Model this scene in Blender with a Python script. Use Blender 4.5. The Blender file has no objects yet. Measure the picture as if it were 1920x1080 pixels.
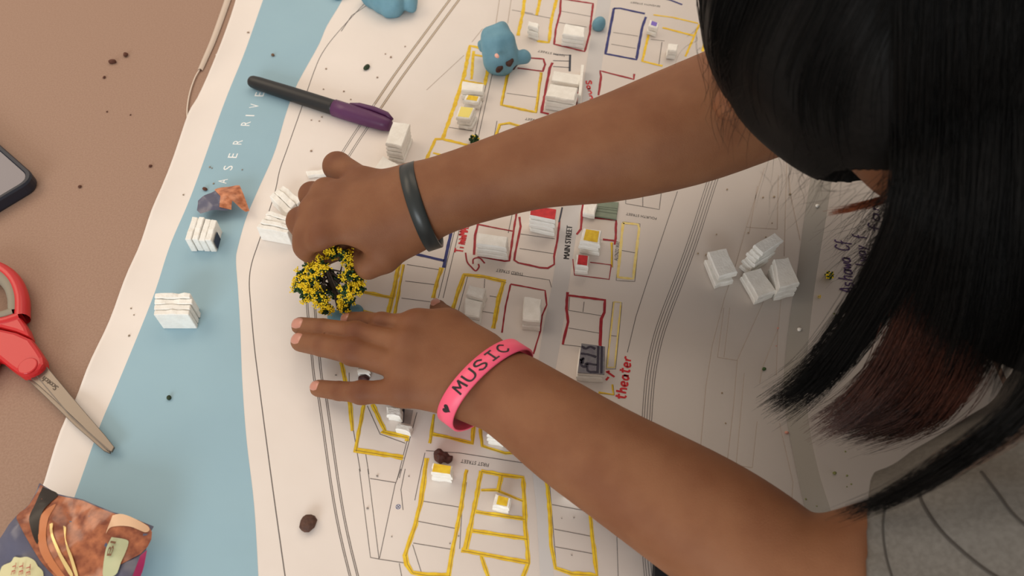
import bpy, bmesh, math, random
import numpy as np
from mathutils import Vector, Matrix

# ------------------------------------------------------------------ camera, light, exposure
scene = bpy.context.scene
COL = scene.collection
TZ = 0.74                       # table top height
F = 1400.0                      # focal length in photo pixels (1920 wide)
TILT = math.radians(36.0)
DIST = 0.48
CAM = Vector((0, -DIST * math.sin(TILT), DIST * math.cos(TILT)))
FWD = Vector((0, math.sin(TILT), -math.cos(TILT)))
UP = Vector((0, math.cos(TILT), math.sin(TILT)))

cd = bpy.data.cameras.new('camera')
cd.sensor_width = 36.0
cd.lens = 36.0 * F / 1920.0
cd.clip_start = 0.01
cam = bpy.data.objects.new('camera', cd)
COL.objects.link(cam)
cam.location = CAM + Vector((0, 0, TZ))
cam.rotation_euler = (TILT, 0, 0)
cd.dof.use_dof = True
cd.dof.focus_distance = 0.46
cd.dof.aperture_fstop = 11.0
scene.camera = cam

world = bpy.data.worlds.new('world')
scene.world = world
world.use_nodes = True
bg = world.node_tree.nodes['Background']
bg.inputs[0].default_value = (1.0, 0.89, 0.79, 1)
bg.inputs[1].default_value = 0.70

def area(name, loc, target, sx, sy, power, color):
    l = bpy.data.lights.new(name, 'AREA')
    l.shape = 'RECTANGLE'; l.size = sx; l.size_y = sy
    l.energy = power; l.color = color
    o = bpy.data.objects.new(name, l)
    COL.objects.link(o)
    o.location = loc
    d = (Vector(target) - Vector(loc)).normalized()
    o.rotation_euler = d.to_track_quat('-Z', 'Y').to_euler()
    return o
# ceiling panel over the far side of the table, and daylight from a window behind the photographer
area('overhead_light', (0.3, 1.3, TZ + 1.6), (0.05, 0.0, TZ), 1.4, 1.0, 9, (1.0, 0.82, 0.62))
area('overhead_light', (-1.5, 0.7, TZ + 1.5), (0.0, 0.0, TZ), 1.4, 1.0, 14, (1.0, 0.82, 0.62))  # added fill from the left, brightens the map below the head
area('window_light', (-0.75, -2.3, TZ + 0.95), (0, 0, TZ), 1.5, 0.8, 36, (0.88, 0.96, 1.0))

vs = scene.view_settings
vs.view_transform = 'Standard'
vs.look = 'None'
vs.gamma = 1.0
vs.use_curve_mapping = False
vs.exposure = -0.08

rnd = random.Random(7)

# ------------------------------------------------------------------ helpers
def Q(px, py, z=0.0):
    """photo pixel -> point at height z (metres) above the table top (table-relative)"""
    u = (px - 960) / F; v = (540 - py) / F
    d = Vector((u, 0, 0)) + UP * v + FWD
    t = (z - CAM.z) / d.z
    return CAM + d * t
def W(px, py, z=0.0):
    p = Q(px, py, z); p.z += TZ
    return p
def SC(px, py, z=0.0):
    """pixels per metre at that spot"""
    v = (540 - py) / F
    depth = (CAM.z - z) / (math.cos(TILT) - v * math.sin(TILT))
    return F / depth

def srgb(c):
    def f(x):
        x /= 255.0
        return x / 12.92 if x <= 0.04045 else ((x + 0.055) / 1.055) ** 2.4
    return tuple(f(x) for x in c) + (1.0,)

MATS = {}
def mat(name, col, rough=0.6, noise=0.0, nscale=60.0, bump=0.0, bscale=400.0, spec=0.4, sss=0.0, col2=None,
        metallic=0.0, coat=0.0, trans=0.0, alpha=1.0, sssr=(0.01, 0.004, 0.002)):
    if name in MATS: return MATS[name]
    m = bpy.data.materials.new(name); MATS[name] = m
    m.use_nodes = True
    nt = m.node_tree; b = nt.nodes['Principled BSDF']
    c = srgb(col)
    b.inputs['Base Color'].default_value = c
    b.inputs['Roughness'].default_value = rough
    b.inputs['Specular IOR Level'].default_value = spec
    b.inputs['Metallic'].default_value = metallic
    b.inputs['Coat Weight'].default_value = coat
    b.inputs['Transmission Weight'].default_value = trans
    b.inputs['Alpha'].default_value = alpha
    if sss:
        b.inputs['Subsurface Weight'].default_value = sss
        b.inputs['Subsurface Radius'].default_value = (1.0, 0.4, 0.25)
        b.inputs['Subsurface Scale'].default_value = 0.004
    geo = nt.nodes.new('ShaderNodeNewGeometry')
    if noise > 0 or col2:
        n = nt.nodes.new('ShaderNodeTexNoise')
        n.inputs['Scale'].default_value = nscale
        n.inputs['Detail'].default_value = 5
        nt.links.new(geo.outputs['Position'], n.inputs['Vector'])
        r = nt.nodes.new('ShaderNodeValToRGB')
        c2 = srgb(col2) if col2 else tuple(x * (1 - noise) for x in c[:3]) + (1,)
        r.color_ramp.elements[0].position = 0.35; r.color_ramp.elements[0].color = c2
        r.color_ramp.elements[1].position = 0.65; r.color_ramp.elements[1].color = c
        nt.links.new(n.outputs['Fac'], r.inputs['Fac'])
        nt.links.new(r.outputs['Color'], b.inputs['Base Color'])
    if bump > 0:
        n2 = nt.nodes.new('ShaderNodeTexNoise')
        n2.inputs['Scale'].default_value = bscale
        n2.inputs['Detail'].default_value = 4
        nt.links.new(geo.outputs['Position'], n2.inputs['Vector'])
        bp = nt.nodes.new('ShaderNodeBump')
        bp.inputs['Strength'].default_value = 1.0
        bp.inputs['Distance'].default_value = bump
        nt.links.new(n2.outputs['Fac'], bp.inputs['Height'])
        nt.links.new(bp.outputs['Normal'], b.inputs['Normal'])
    return m

def link(o, parent=None):
    COL.objects.link(o)
    if parent is not None: o.parent = parent
    return o
def mesh(name, verts, faces, m, parent=None, smooth=False):
    me = bpy.data.meshes.new(name)
    me.from_pydata([tuple(v) for v in verts], [], faces)
    me.update()
    if m is not None: me.materials.append(m)
    if smooth:
        me.polygons.foreach_set('use_smooth', [True] * len(me.polygons))
    return link(bpy.data.objects.new(name, me), parent)
def bm_obj(name, bm, m, parent=None, smooth=False):
    me = bpy.data.meshes.new(name)
    bmesh.ops.recalc_face_normals(bm, faces=bm.faces)
    bm.to_mesh(me); bm.free()
    me.materials.append(m)
    if smooth: me.polygons.foreach_set('use_smooth', [True] * len(me.polygons))
    return link(bpy.data.objects.new(name, me), parent)
def tag(o, label, cat, group=None, kind=None):
    o['label'] = label; o['category'] = cat
    if group: o['group'] = group
    if kind: o['kind'] = kind
    return o
def empty(name, loc):
    o = bpy.data.objects.new(name, None)
    o.empty_display_size = 0.01
    o.location = loc
    return link(o)
def adopt(o, parent):
    """parent o keeping its world-space vertices"""
    o.parent = parent
    o.matrix_parent_inverse = Matrix.Translation(-parent.location)
    return o

def sub(o, part):
    """make o a piece of a part (parts keep their vertices in world space)"""
    o.parent = part; o.matrix_parent_inverse = Matrix.Identity(4)
    return o

class MB:
    """collects vertices and faces, in world space"""
    def __init__(s): s.v = []; s.f = []
    def add(s, verts, faces):
        k = len(s.v); s.v += [tuple(v) for v in verts]; s.f += [tuple(i + k for i in f) for f in faces]
    def build(s, name, m, parent=None, smooth=False):
        o = mesh(name, s.v, s.f, m, None, smooth)
        if parent is not None:
            if parent.type == 'EMPTY' or parent.location.length > 0: adopt(o, parent)
            else: o.parent = parent
        return o

def dens(pts, step):
    out = []
    for a, b in zip(pts[:-1], pts[1:]):
        n = max(1, int((b - a).length / step))
        for i in range(n): out.append(a.lerp(b, i / n))
    out.append(pts[-1])
    return out
def catmull(pts, n):
    """resample a polyline smoothly to n points"""
    P = [Vector(p) for p in pts]
    P = [P[0] * 2 - P[1]] + P + [P[-1] * 2 - P[-2]]
    out = []
    segs = len(P) - 3
    for i in range(n):
        t = i / (n - 1) * segs
        k = min(int(t), segs - 1); t -= k
        a, b, c, d = P[k:k + 4]
        out.append(0.5 * ((2 * b) + (c - a) * t + (2 * a - 5 * b + 4 * c - d) * t * t + (3 * b - a - 3 * c + d) * t ** 3))
    return out

def ribbon(mb, pts, w, zoff, wob=0.0, round_=False):
    """flat strip on the paper through world points, width w (m)"""
    n = len(pts)
    L = []; R = []
    for i, p in enumerate(pts):
        a = pts[max(i - 1, 0)]; b = pts[min(i + 1, n - 1)]
        d = (b - a); d.z = 0
        if d.length < 1e-9: d = Vector((1, 0, 0))
        d.normalize()
        s = Vector((-d.y, d.x, 0))
        ww = w * 0.5 * (1 + wob * rnd.uniform(-1, 1))
        o = s * (w * wob * 0.3 * rnd.uniform(-1, 1))
        q = Vector((p.x, p.y, zoff)) + o
        L.append(q + s * ww); R.append(q - s * ww)
    mb.add(L + R, [(i, n + i, n + i + 1, i + 1) for i in range(n - 1)])

def tube(mb, pts, rads, seg=8, cap=True, flat=None):
    n = len(pts)
    base = len(mb.v); vs_ = []; fs = []
    up = Vector((0, 0, 1))
    prev = None
    for i, p in enumerate(pts):
        a = pts[max(i - 1, 0)]; b = pts[min(i + 1, n - 1)]
        d = (b - a).normalized()
        if prev is None:
            x = d.cross(up)
            if x.length < 1e-3: x = d.cross(Vector((1, 0, 0)))
        else:
            x = prev - d * prev.dot(d)
        x.normalize(); prev = x
        y = d.cross(x)
        r = rads[i] if hasattr(rads, '__len__') else rads
        for k in range(seg):
            t = 2 * math.pi * k / seg
            vs_.append(p + x * (r * math.cos(t)) + y * (r * math.sin(t) * (flat or 1.0)))
    for i in range(n - 1):
        for k in range(seg):
            k2 = (k + 1) % seg
            fs.append((i * seg + k, i * seg + k2, (i + 1) * seg + k2, (i + 1) * seg + k))
    if cap:
        fs.append(tuple(range(seg))[::-1]); fs.append(tuple((n - 1) * seg + k for k in range(seg)))
    mb.add(vs_, fs)

def prism(mb, pts, z0, z1):
    """extruded polygon from xy points"""
    n = len(pts)
    mb.add([(p.x, p.y, z0) for p in pts] + [(p.x, p.y, z1) for p in pts],
           [tuple(range(n))[::-1], tuple(range(n, 2 * n))] + [(i, (i + 1) % n, n + (i + 1) % n, n + i) for i in range(n)])

def drape(name, poly, hfun, m, parent=None, step=0.004, smooth=True):
    """triangulated sheet filling the polygon (world xy), z from hfun"""
    bm = bmesh.new()
    pts = dens(list(poly) + [poly[0]], step)[:-1]
    vsb = [bm.verts.new((p.x, p.y, 0)) for p in pts]
    es = [bm.edges.new((vsb[i], vsb[(i + 1) % len(vsb)])) for i in range(len(vsb))]
    bmesh.ops.triangle_fill(bm, use_beauty=True, use_dissolve=False, edges=es)
    for _ in range(7):
        long_ = [e for e in bm.edges if e.calc_length() > step * 1.6]
        if not long_: break
        bmesh.ops.subdivide_edges(bm, edges=long_, cuts=1)
        bmesh.ops.triangulate(bm, faces=[f for f in bm.faces if len(f.verts) > 3])
        bmesh.ops.beautify_fill(bm, faces=bm.faces[:], edges=[e for e in bm.edges if not e.is_boundary])
    for v in bm.verts: v.co.z = hfun(v.co.x, v.co.y)
    for f in bm.faces:
        if f.normal.z < 0: f.normal_flip()
    bm.normal_update()
    me = bpy.data.meshes.new(name)
    for f in bm.faces:
        if f.normal.z < 0: f.normal_flip()
    bm.to_mesh(me); bm.free()
    me.materials.append(m)
    if smooth: me.polygons.foreach_set('use_smooth', [True] * len(me.polygons))
    o = link(bpy.data.objects.new(name, me))
    if parent is not None: adopt(o, parent)
    return o

_text_cache = {}
def text_geo(s, bold=False):
    """2D triangles of a text line: (verts, faces, width)"""
    key = (s, bold)
    if key in _text_cache: return _text_cache[key]
    cu = bpy.data.curves.new('lettering', 'FONT')
    cu.body = s; cu.size = 1.0; cu.resolution_u = 3
    o = bpy.data.objects.new('lettering', cu)
    COL.objects.link(o)
    dg = bpy.context.evaluated_depsgraph_get()
    me = o.evaluated_get(dg).to_mesh()
    me.calc_loop_triangles()
    vs_ = [(v.co.x, v.co.y) for v in me.vertices]
    fs = [tuple(p.vertices) for p in me.loop_triangles]
    o.evaluated_get(dg).to_mesh_clear()
    bpy.data.objects.remove(o); bpy.data.curves.remove(cu)
    x0 = min(v[0] for v in vs_); x1 = max(v[0] for v in vs_)
    vs_ = [(v[0] - x0, v[1]) for v in vs_]
    _text_cache[key] = (vs_, fs, x1 - x0)
    return _text_cache[key]
def flat_text(mb, s, a, b, capm, z, bold=False):
    """text from world point a to b (baseline, letters up = left of direction), cap height capm"""
    vs_, fs, w = text_geo(s, bold)
    d = (b - a); d.z = 0
    L = d.length; d.normalize()
    n = Vector((-d.y, d.x, 0))
    k = L / w; kv = capm / 0.70
    vv = [Vector((a.x, a.y, 0)) + d * (x * k) + n * (y * kv) + Vector((0, 0, z)) for x, y in vs_]
    mb.add(vv, fs)
    if bold:
        mb.add([v + d * (capm * .07) + Vector((0, 0, 2e-6)) for v in vv], fs)
        mb.add([v - d * (capm * .07) + Vector((0, 0, 4e-6)) for v in vv], fs)

# stroke letters for handwriting (x to the right, y up, x-height 0.55)
STROKES = {
 't': [[(.25, .95), (.22, .1), (.4, .0)], [(.05, .62), (.45, .66)]],
 'h': [[(.1, 1), (.08, 0)], [(.08, .35), (.25, .55), (.38, .45), (.4, 0)]],
 'e': [[(.05, .28), (.4, .32), (.32, .55), (.12, .5), (.05, .22), (.2, 0), (.42, .08)]],
 'a': [[(.4, .5), (.15, .52), (.05, .2), (.18, 0), (.36, .15), (.4, .5), (.42, 0)]],
 'r': [[(.1, .55), (.1, 0)], [(.1, .35), (.25, .55), (.4, .52)]],
 's': [[(.38, .5), (.15, .55), (.12, .35), (.35, .2), (.3, .02), (.05, .05)]],
 'k': [[(.1, 1), (.08, 0)], [(.4, .55), (.1, .25), (.42, 0)]],
 'w': [[(.0, .55), (.12, 0), (.25, .4), (.38, 0), (.5, .55)]],
 'l': [[(.15, 1), (.13, .08), (.28, .0)]],
 'i': [[(.15, .55), (.13, 0)], [(.15, .78), (.17, .8)]],
 'y': [[(.05, .55), (.2, .1)], [(.4, .55), (.1, -.4)]],
 'm': [[(.05, .55), (.05, 0)], [(.05, .4), (.2, .55), (.27, 0)], [(.27, .4), (.42, .55), (.5, 0)]],
 'n': [[(.05, .55), (.05, 0)], [(.05, .38), (.25, .55), (.38, .4), (.4, 0)]],
 'o': [[(.25, .55), (.06, .35), (.15, .02), (.35, .1), (.38, .4), (.25, .55)]],
 'f': [[(.4, .95), (.2, .85), (.18, -.25)], [(.02, .45), (.38, .5)]],
 'A': [[(.02, 0), (.25, 1), (.48, 0)], [(.1, .35), (.42, .38)]],
 'C': [[(.5, .85), (.25, 1), (.05, .6), (.12, .1), (.4, .02), (.52, .2)]],
 'T': [[(.0, .98), (.55, 1)], [(.28, 1), (.26, 0)]],
 'S': [[(.45, .9), (.2, 1), (.08, .75), (.4, .4), (.35, .05), (.05, .08)]],
 'M': [[(.05, 0), (.08, 1), (.28, .4), (.5, 1), (.52, 0)]],
 '.': [[(.1, 0), (.14, .03)]],
 "'": [[(.1, 1), (.08, .75)]],
 ' ': [],
}
def handwrite(mb, s, a, b, capm, w, z):
    d = (b - a); d.z = 0; L = d.length; d.normalize()
    n = Vector((-d.y, d.x, 0))
    k = L / (0.55 * len(s))
    for i, ch in enumerate(s):
        for st in STROKES.get(ch, []):
            pts = [a + d * (k * (0.55 * i + x)) + n * (capm * (y + rnd.uniform(-.03, .03))) for x, y in st]
            pts = catmull(pts, 3 * len(pts)) if len(pts) > 2 else dens(pts, 0.001)
            ribbon(mb, pts, w, z + rnd.uniform(0, 2e-5), 0.15)

# ---- signed distance shapes -> smooth closed mesh
def cap(a, b, ra, rb, k=0.004, n=None, s=1.0, sub=False):
    return dict(a=np.array(a, float), b=np.array(b, float), ra=ra, rb=rb, k=k, n=None if n is None else np.array(n, float), s=s, sub=sub)
def sdf_mesh(prims, res, post=None, noise=0.0, nfreq=80.0, seed=1, smooth_iter=1, pad=None):
    lo = np.full(3, 1e9); hi = np.full(3, -1e9)
    for p in prims:
        if p['sub']: continue
        r = max(p['ra'], p['rb']) + p['k'] + 3 * res
        lo = np.minimum(lo, np.minimum(p['a'], p['b']) - r); hi = np.maximum(hi, np.maximum(p['a'], p['b']) + r)
    dims = np.ceil((hi - lo) / res).astype(int) + 1
    f = np.full(dims, 0.05, np.float32)
    ax = [lo[i] + res * np.arange(dims[i]) for i in range(3)]
    for p in prims:
        r = max(p['ra'], p['rb']) + p['k'] + 3 * res
        i0 = np.maximum(np.floor((np.minimum(p['a'], p['b']) - r - lo) / res).astype(int), 0)
        i1 = np.minimum(np.ceil((np.maximum(p['a'], p['b']) + r - lo) / res).astype(int) + 1, dims)
        if (i1 <= i0).any(): continue
        X = ax[0][i0[0]:i1[0]][:, None, None]; Y = ax[1][i0[1]:i1[1]][None, :, None]; Z = ax[2][i0[2]:i1[2]][None, None, :]
        ab = p['b'] - p['a']; L2 = ab.dot(ab) + 1e-12
        t = np.clip(((X - p['a'][0]) * ab[0] + (Y - p['a'][1]) * ab[1] + (Z - p['a'][2]) * ab[2]) / L2, 0, 1)
        dx = X - p['a'][0] - t * ab[0]; dy = Y - p['a'][1] - t * ab[1]; dz = Z - p['a'][2] - t * ab[2]
        d2 = dx * dx + dy * dy + dz * dz
        if p['n'] is not None:
            nn = p['n'] / np.linalg.norm(p['n'])
            dn = dx * nn[0] + dy * nn[1] + dz * nn[2]
            d2 = d2 + dn * dn * (1.0 / p['s'] ** 2 - 1)
        d = np.sqrt(d2) - (p['ra'] + (p['rb'] - p['ra']) * t)
        s_ = f[i0[0]:i1[0], i0[1]:i1[1], i0[2]:i1[2]]
        k = p['k']
        if p['sub']:
            h = np.clip(0.5 - 0.5 * (s_ + d) / k, 0, 1)
            f[i0[0]:i1[0], i0[1]:i1[1], i0[2]:i1[2]] = s_ * (1 - h) - d * h + k * h * (1 - h)
        else:
            h = np.clip(0.5 + 0.5 * (s_ - d) / k, 0, 1)
            f[i0[0]:i1[0], i0[1]:i1[1], i0[2]:i1[2]] = s_ * (1 - h) + d * h - k * h * (1 - h)
    if noise > 0:
        rs = np.random.RandomState(seed)
        acc = 0
        for o in range(5):
            w = rs.randn(3) * nfreq; ph = rs.rand() * 6.28
            acc = acc + np.sin(ax[0][:, None, None] * w[0] + ax[1][None, :, None] * w[1] + ax[2][None, None, :] * w[2] + ph)
        f += (noise * acc / 2.2).astype(np.float32)
    if post is not None: f = post(f, ax[0][:, None, None], ax[1][None, :, None], ax[2][None, None, :])
    ins = f < 0
    c = [ins[x:ins.shape[0] - 1 + x, y:ins.shape[1] - 1 + y, z:ins.shape[2] - 1 + z] for x in (0, 1) for y in (0, 1) for z in (0, 1)]
    cnt = sum(q.astype(np.int8) for q in c)
    act = np.argwhere((cnt > 0) & (cnt < 8))
    idx = np.full(cnt.shape, -1, np.int32)
    idx[act[:, 0], act[:, 1], act[:, 2]] = np.arange(len(act))
    P = np.zeros((len(act), 3)); N = np.zeros(len(act))
    corners = [(x, y, z) for x in (0, 1) for y in (0, 1) for z in (0, 1)]
    val = {cc: f[act[:, 0] + cc[0], act[:, 1] + cc[1], act[:, 2] + cc[2]] for cc in corners}
    for i, a in enumerate(corners):
        for b in corners[i + 1:]:
            if sum(abs(a[j] - b[j]) for j in range(3)) != 1: continue
            va, vb = val[a], val[b]
            mx = (va < 0) != (vb < 0)
            t = np.where(mx, va / np.where(mx, va - vb, 1), 0)
            for j in range(3):
                P[:, j] += np.where(mx, a[j] + (b[j] - a[j]) * t, 0)
            N += mx
    V = lo + (act + P / N[:, None]) * res
    faces = []
    for axn in range(3):
        o = [j for j in range(3) if j != axn]
        A = np.moveaxis(ins, axn, 0)
        ch = A[:-1] != A[1:]
        e = np.argwhere(ch)
        g = np.zeros_like(e); g[:, axn] = e[:, 0]; g[:, o[0]] = e[:, 1]; g[:, o[1]] = e[:, 2]
        ok = (g[:, o[0]] > 0) & (g[:, o[1]] > 0)
        for j in range(3): ok &= g[:, j] <= np.array(cnt.shape)[j] - (0 if j != axn else 1)
        ok &= (g[:, o[0]] < cnt.shape[o[0]]) & (g[:, o[1]] < cnt.shape[o[1]])
        g = g[ok]
        def cell(d0, d1):
            q = g.copy(); q[:, o[0]] += d0; q[:, o[1]] += d1
            return idx[q[:, 0], q[:, 1], q[:, 2]]
        q4 = np.stack([cell(-1, -1), cell(0, -1), cell(0, 0), cell(-1, 0)], 1)
        a_in = ins[g[:, 0], g[:, 1], g[:, 2]]
        flip = a_in if axn != 1 else ~a_in
        q4[~flip] = q4[~flip][:, ::-1]
        faces.append(q4)
    Fq = np.concatenate(faces)
    Fq = Fq[(Fq >= 0).all(1)]
    for _ in range(smooth_iter):
        S = np.zeros_like(V); C = np.zeros(len(V))
        for a in range(4):
            np.add.at(S, Fq[:, a], V[Fq[:, (a + 1) % 4]] + V[Fq[:, (a + 3) % 4]])
            np.add.at(C, Fq[:, a], 2)
        V = V * 0.5 + 0.5 * S / np.maximum(C, 1)[:, None]
    return V, Fq
def fast_mesh(name, V, Fq, m, parent=None):
    V = np.asarray(V, np.float32); Fq = np.asarray(Fq, np.int32)
    me = bpy.data.meshes.new(name)
    me.vertices.add(len(V)); me.vertices.foreach_set('co', V.ravel())
    k = Fq.shape[1]
    me.loops.add(len(Fq) * k); me.loops.foreach_set('vertex_index', Fq.ravel())
    me.polygons.add(len(Fq))
    me.polygons.foreach_set('loop_start', np.arange(len(Fq), dtype=np.int32) * k)
    me.polygons.foreach_set('use_smooth', np.ones(len(Fq), bool))
    me.update(calc_edges=True)
    me.validate()
    me.materials.append(m)
    o = link(bpy.data.objects.new(name, me))
    if parent is not None: adopt(o, parent)
    return o
def wv(v):   # table-relative -> world
    return Vector((v[0], v[1], v[2] + TZ))

# ------------------------------------------------------------------ materials
M_table = mat('table_laminate', (160, 130, 112), 0.6, nscale=800, col2=(150, 120, 102), bump=0.0001, bscale=1400, spec=0.3)
M_paper = mat('map_paper', (233, 224, 217), 0.7, nscale=14, col2=(229, 220, 213), bump=0.0016, bscale=13, spec=0.25)
M_river = mat('river_ink', (150, 182, 196), 0.6, nscale=14, col2=(146, 178, 193), bump=0.0016, bscale=13, spec=0.3)
M_street = mat('street_ink', (196, 193, 192), 0.65, bump=0.0016, bscale=13, spec=0.25)
M_road = mat('road_ink', (160, 155, 148), 0.65, bump=0.0016, bscale=13, spec=0.25)
M_ink = mat('thin_ink', (105, 98, 96), 0.7)
M_ink2 = mat('pale_ink', (176, 160, 148), 0.7)
M_black = mat('black_print', (40, 38, 40), 0.7)
M_white_ink = mat('white_print', (238, 240, 240), 0.7)
M_yel = mat('yellow_marker', (232, 198, 48), 0.6, nscale=300, col2=(214, 172, 30))
M_yel2 = mat('pale_yellow_marker', (226, 208, 140), 0.6, nscale=300, col2=(222, 196, 110))
M_red = mat('red_marker', (160, 34, 44), 0.6, nscale=300, col2=(138, 24, 40))
M_red2 = mat('bright_red_marker', (205, 45, 50), 0.6, nscale=300, col2=(180, 30, 40))
M_blue = mat('blue_marker', (46, 52, 120), 0.6, nscale=300, col2=(36, 40, 98))
M_purple = mat('purple_marker', (72, 44, 96), 0.6)
M_foam = mat('white_foam', (242, 240, 234), 0.6, nscale=200, col2=(234, 231, 224), bump=0.0004, bscale=700, spec=0.3)
M_skin = mat('skin', (132, 89, 62), 0.6, nscale=40, col2=(120, 77, 52), bump=0.00012, bscale=1500, spec=0.22, sss=0.25)
M_nail = mat('fingernail', (190, 132, 114), 0.3, spec=0.5, sss=0.2)

# ------------------------------------------------------------------ floor and table
fl = mesh('floor', [(-2.5, -2.6, 0), (2.5, -2.6, 0), (2.5, 2.6, 0), (-2.5, 2.6, 0)], [(0, 1, 2, 3)],
          mat('floor_vinyl', (120, 112, 104), 0.6, noise=0.2, nscale=20))
fl['kind'] = 'structure'

TX0, TX1, TY0, TY1 = -0.62, 0.295, -0.34, 0.86
tb = empty('table', (-0.15, 0.2, 0))
tag(tb, 'wide table with a pinkish brown laminate top under the map', 'table')
bm = bmesh.new()
bmesh.ops.create_cube(bm, size=1)
for v in bm.verts:
    v.co = Vector(((TX0 + TX1) / 2 + v.co.x * (TX1 - TX0), (TY0 + TY1) / 2 + v.co.y * (TY1 - TY0), TZ - 0.0135 + v.co.z * 0.027))
bmesh.ops.bevel(bm, geom=bm.edges[:], offset=0.004, segments=2, affect='EDGES')
adopt(bm_obj('table_top', bm, M_table), tb)
M_leg = mat('table_leg_metal', (70, 70, 72), 0.4, metallic=0.8)
for x in (TX0 + .06, TX1 - .06):
    for y in (TY0 + .06, TY1 - .06):
        mb = MB(); tube(mb, [Vector((x, y, 0)), Vector((x, y, TZ - .027))], 0.018, 12)
        mb.build('leg', M_leg, tb)

# ------------------------------------------------------------------ the map sheet and what is printed and drawn on it
ms = empty('town_map', (0.0, 0.1, TZ))
tag(ms, 'large white printed town map sheet with blue river spread over the table', 'map')
PZ = TZ + 0.0006
edge = [(452, -20), (445, 0), (413, 97), (373, 180), (350, 233), (305, 360), (272, 440), (240, 520), (200, 620), (160, 720), (127, 790), (82, 912), (45, 985), (-8, 1085), (-40, 1150)]
riverL = [(505, -25), (494, 0), (460, 97), (420, 197), (362, 360), (320, 460), (287, 560), (222, 720), (187, 803), (138, 940), (90, 1060), (52, 1150)]
riverR = [(652, -25), (640, 5), (613, 50), (597, 87), (557, 160), (537, 213), (515, 287), (483, 360), (462, 410), (447, 463), (443, 490), (447, 547), (451, 617), (455, 720), (463, 827), (477, 947), (485, 1080), (488, 1150)]
def pw(l, z=0.0): return [W(x, y, z) for x, y in l]
# paper: main flat body right of the river's left bank, plus a margin that lifts a little towards its edge
eL = catmull(pw(riverL), 60); eE = catmull(pw(edge), 60)
top_right = Vector((0.288, 0.52, 0)); bot_right = Vector((0.288, -0.235, 0))
mb = MB()
NX = 14
vs_ = []; fs = []
for i in range(60):
    a = eE[i]; b = eL[i]
    lift = 0.0012 + 0.0016 * (0.5 + 0.5 * math.sin(i * 0.37)) + 0.001 * math.sin(i * 0.9)
    for j in range(NX):
        t = j / (NX - 1)
        p = a.lerp(b, t)
        vs_.append((p.x, p.y, PZ + lift * (1 - t) ** 2))
    # right of the bank: flat
    c = top_right.lerp(bot_right, i / 59)
    vs_.append((c.x, c.y, PZ))
K = NX + 1
for i in range(59):
    for j in range(NX):
        fs.append((i * K + j, (i + 1) * K + j, (i + 1) * K + j + 1, i * K + j + 1))
mb.add(vs_, fs)
paper = mb.build('paper', M_paper, ms, True)
sol = paper.modifiers.new('thickness', 'SOLIDIFY'); sol.thickness = 0.0003; sol.offset = -1

Z1, Z2, Z3, Z4 = PZ + 0.00006, PZ + 0.00010, PZ + 0.00014, PZ + 0.00018
def flat_poly(name, pl, m, z=Z1, smooth_=True):
    mb = MB(); mb.add([Vector((p.x, p.y, z)) for p in pl], [tuple(range(len(pl)))])
    return mb.build(name, m, ms)
def band_between(name, L_, R_, m, z=Z1, n=70):
    a = catmull(pw(L_), n); b = catmull(pw(R_), n)
    mb = MB()
    mb.add([Vector((p.x, p.y, z)) for p in a + b], [(i, i + 1, n + i + 1, n + i) for i in range(n - 1)])
    return mb.build(name, m, ms)
band_between('river_print', riverL, riverR, M_river)
band_between('main_street_print',
    [(1126, -25), (1102, 105), (1085, 230), (1057, 384), (1038, 517), (1015, 640), (1003, 760), (998, 867), (1006, 962), (1014, 1100)],
    [(1149, -25), (1131, 105), (1112, 230), (1089, 384), (1069, 517), (1051, 640), (1030, 760), (1021, 867), (1027, 962), (1040, 1100)], M_street)
band_between('road_print',
    [(1542, 220), (1525, 309), (1509, 400), (1493, 520), (1484, 570), (1470, 690), (1473, 777), (1492, 880), (1510, 960), (1550, 1120)],
    [(1580, 220), (1564, 309), (1550, 400), (1533, 500), (1523, 570), (1512, 680), (1515, 785), (1533, 880), (1560, 967), (1610, 1120)], M_road)
# grey footprint printed by the lower lots
flat_poly('footprint_print', pw([(757, 768), (775, 770), (770, 797), (755, 794)]), mat('grey_print', (168, 160, 158), .7))

def lines(name, polys, wpx, m, z=Z2, wob=0.0, smooth_=False, step=0.004, parent=None):
    mb = MB()
    for pl in polys:
        pts = pw(pl)
        pts = catmull(pts, 6 * len(pts)) if smooth_ and len(pl) > 2 else dens(pts, step)
        mid = pl[len(pl) // 2]
        ribbon(mb, pts, wpx / SC(mid[0], mid[1]), z, wob)
    return mb.build(name, m, ms)

def parallel(path, offs):
    out = []
    P = [Vector((x, y, 0)) for x, y in path]
    P = catmull(P, 40)
    for o in offs:
        l = []
        for i, p in enumerate(P):
            d = (P[min(i + 1, 39)] - P[max(i - 1, 0)]).normalized()
            l.append((p.x - d.y * -o, p.y + d.x * -o))
        out.append(l)
    return out
railA = [(862, -12), (805, 65), (750, 140), (709, 200), (648, 292), (600, 380), (582, 480), (583, 560), (590, 640), (597, 710), (606, 750), (628, 905), (645, 1000), (668, 1095)]
railB = [(1360, 270), (1334, 344), (1300, 450), (1271, 530), (1248, 590), (1232, 640), (1220, 700), (1213, 780), (1209, 880), (1213, 1029), (1219, 1100)]
lines('railway_lines', parallel(railA, (-9, -6, 5, 8)), 1.2, M_ink)
lines('railway_lines', parallel(railB, (-9, -5, 0, 5, 9)), 1.2, M_ink)
lines('railway_tint', parallel(railA[:4], (-7, 7)), 4.5, mat('rail_tint', (198, 180, 160), .7), Z1)
lines('shore_line', [[(705, -15), (638, 57), (607, 97), (590, 133), (567, 200), (540, 277), (525, 320), (515, 365), (488, 448), (473, 493), (468, 527), (470, 567), (477, 647), (486, 720), (502, 843), (517, 953), (535, 1080), (540, 1110)]], 1.6, M_ink, smooth_=True)
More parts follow.
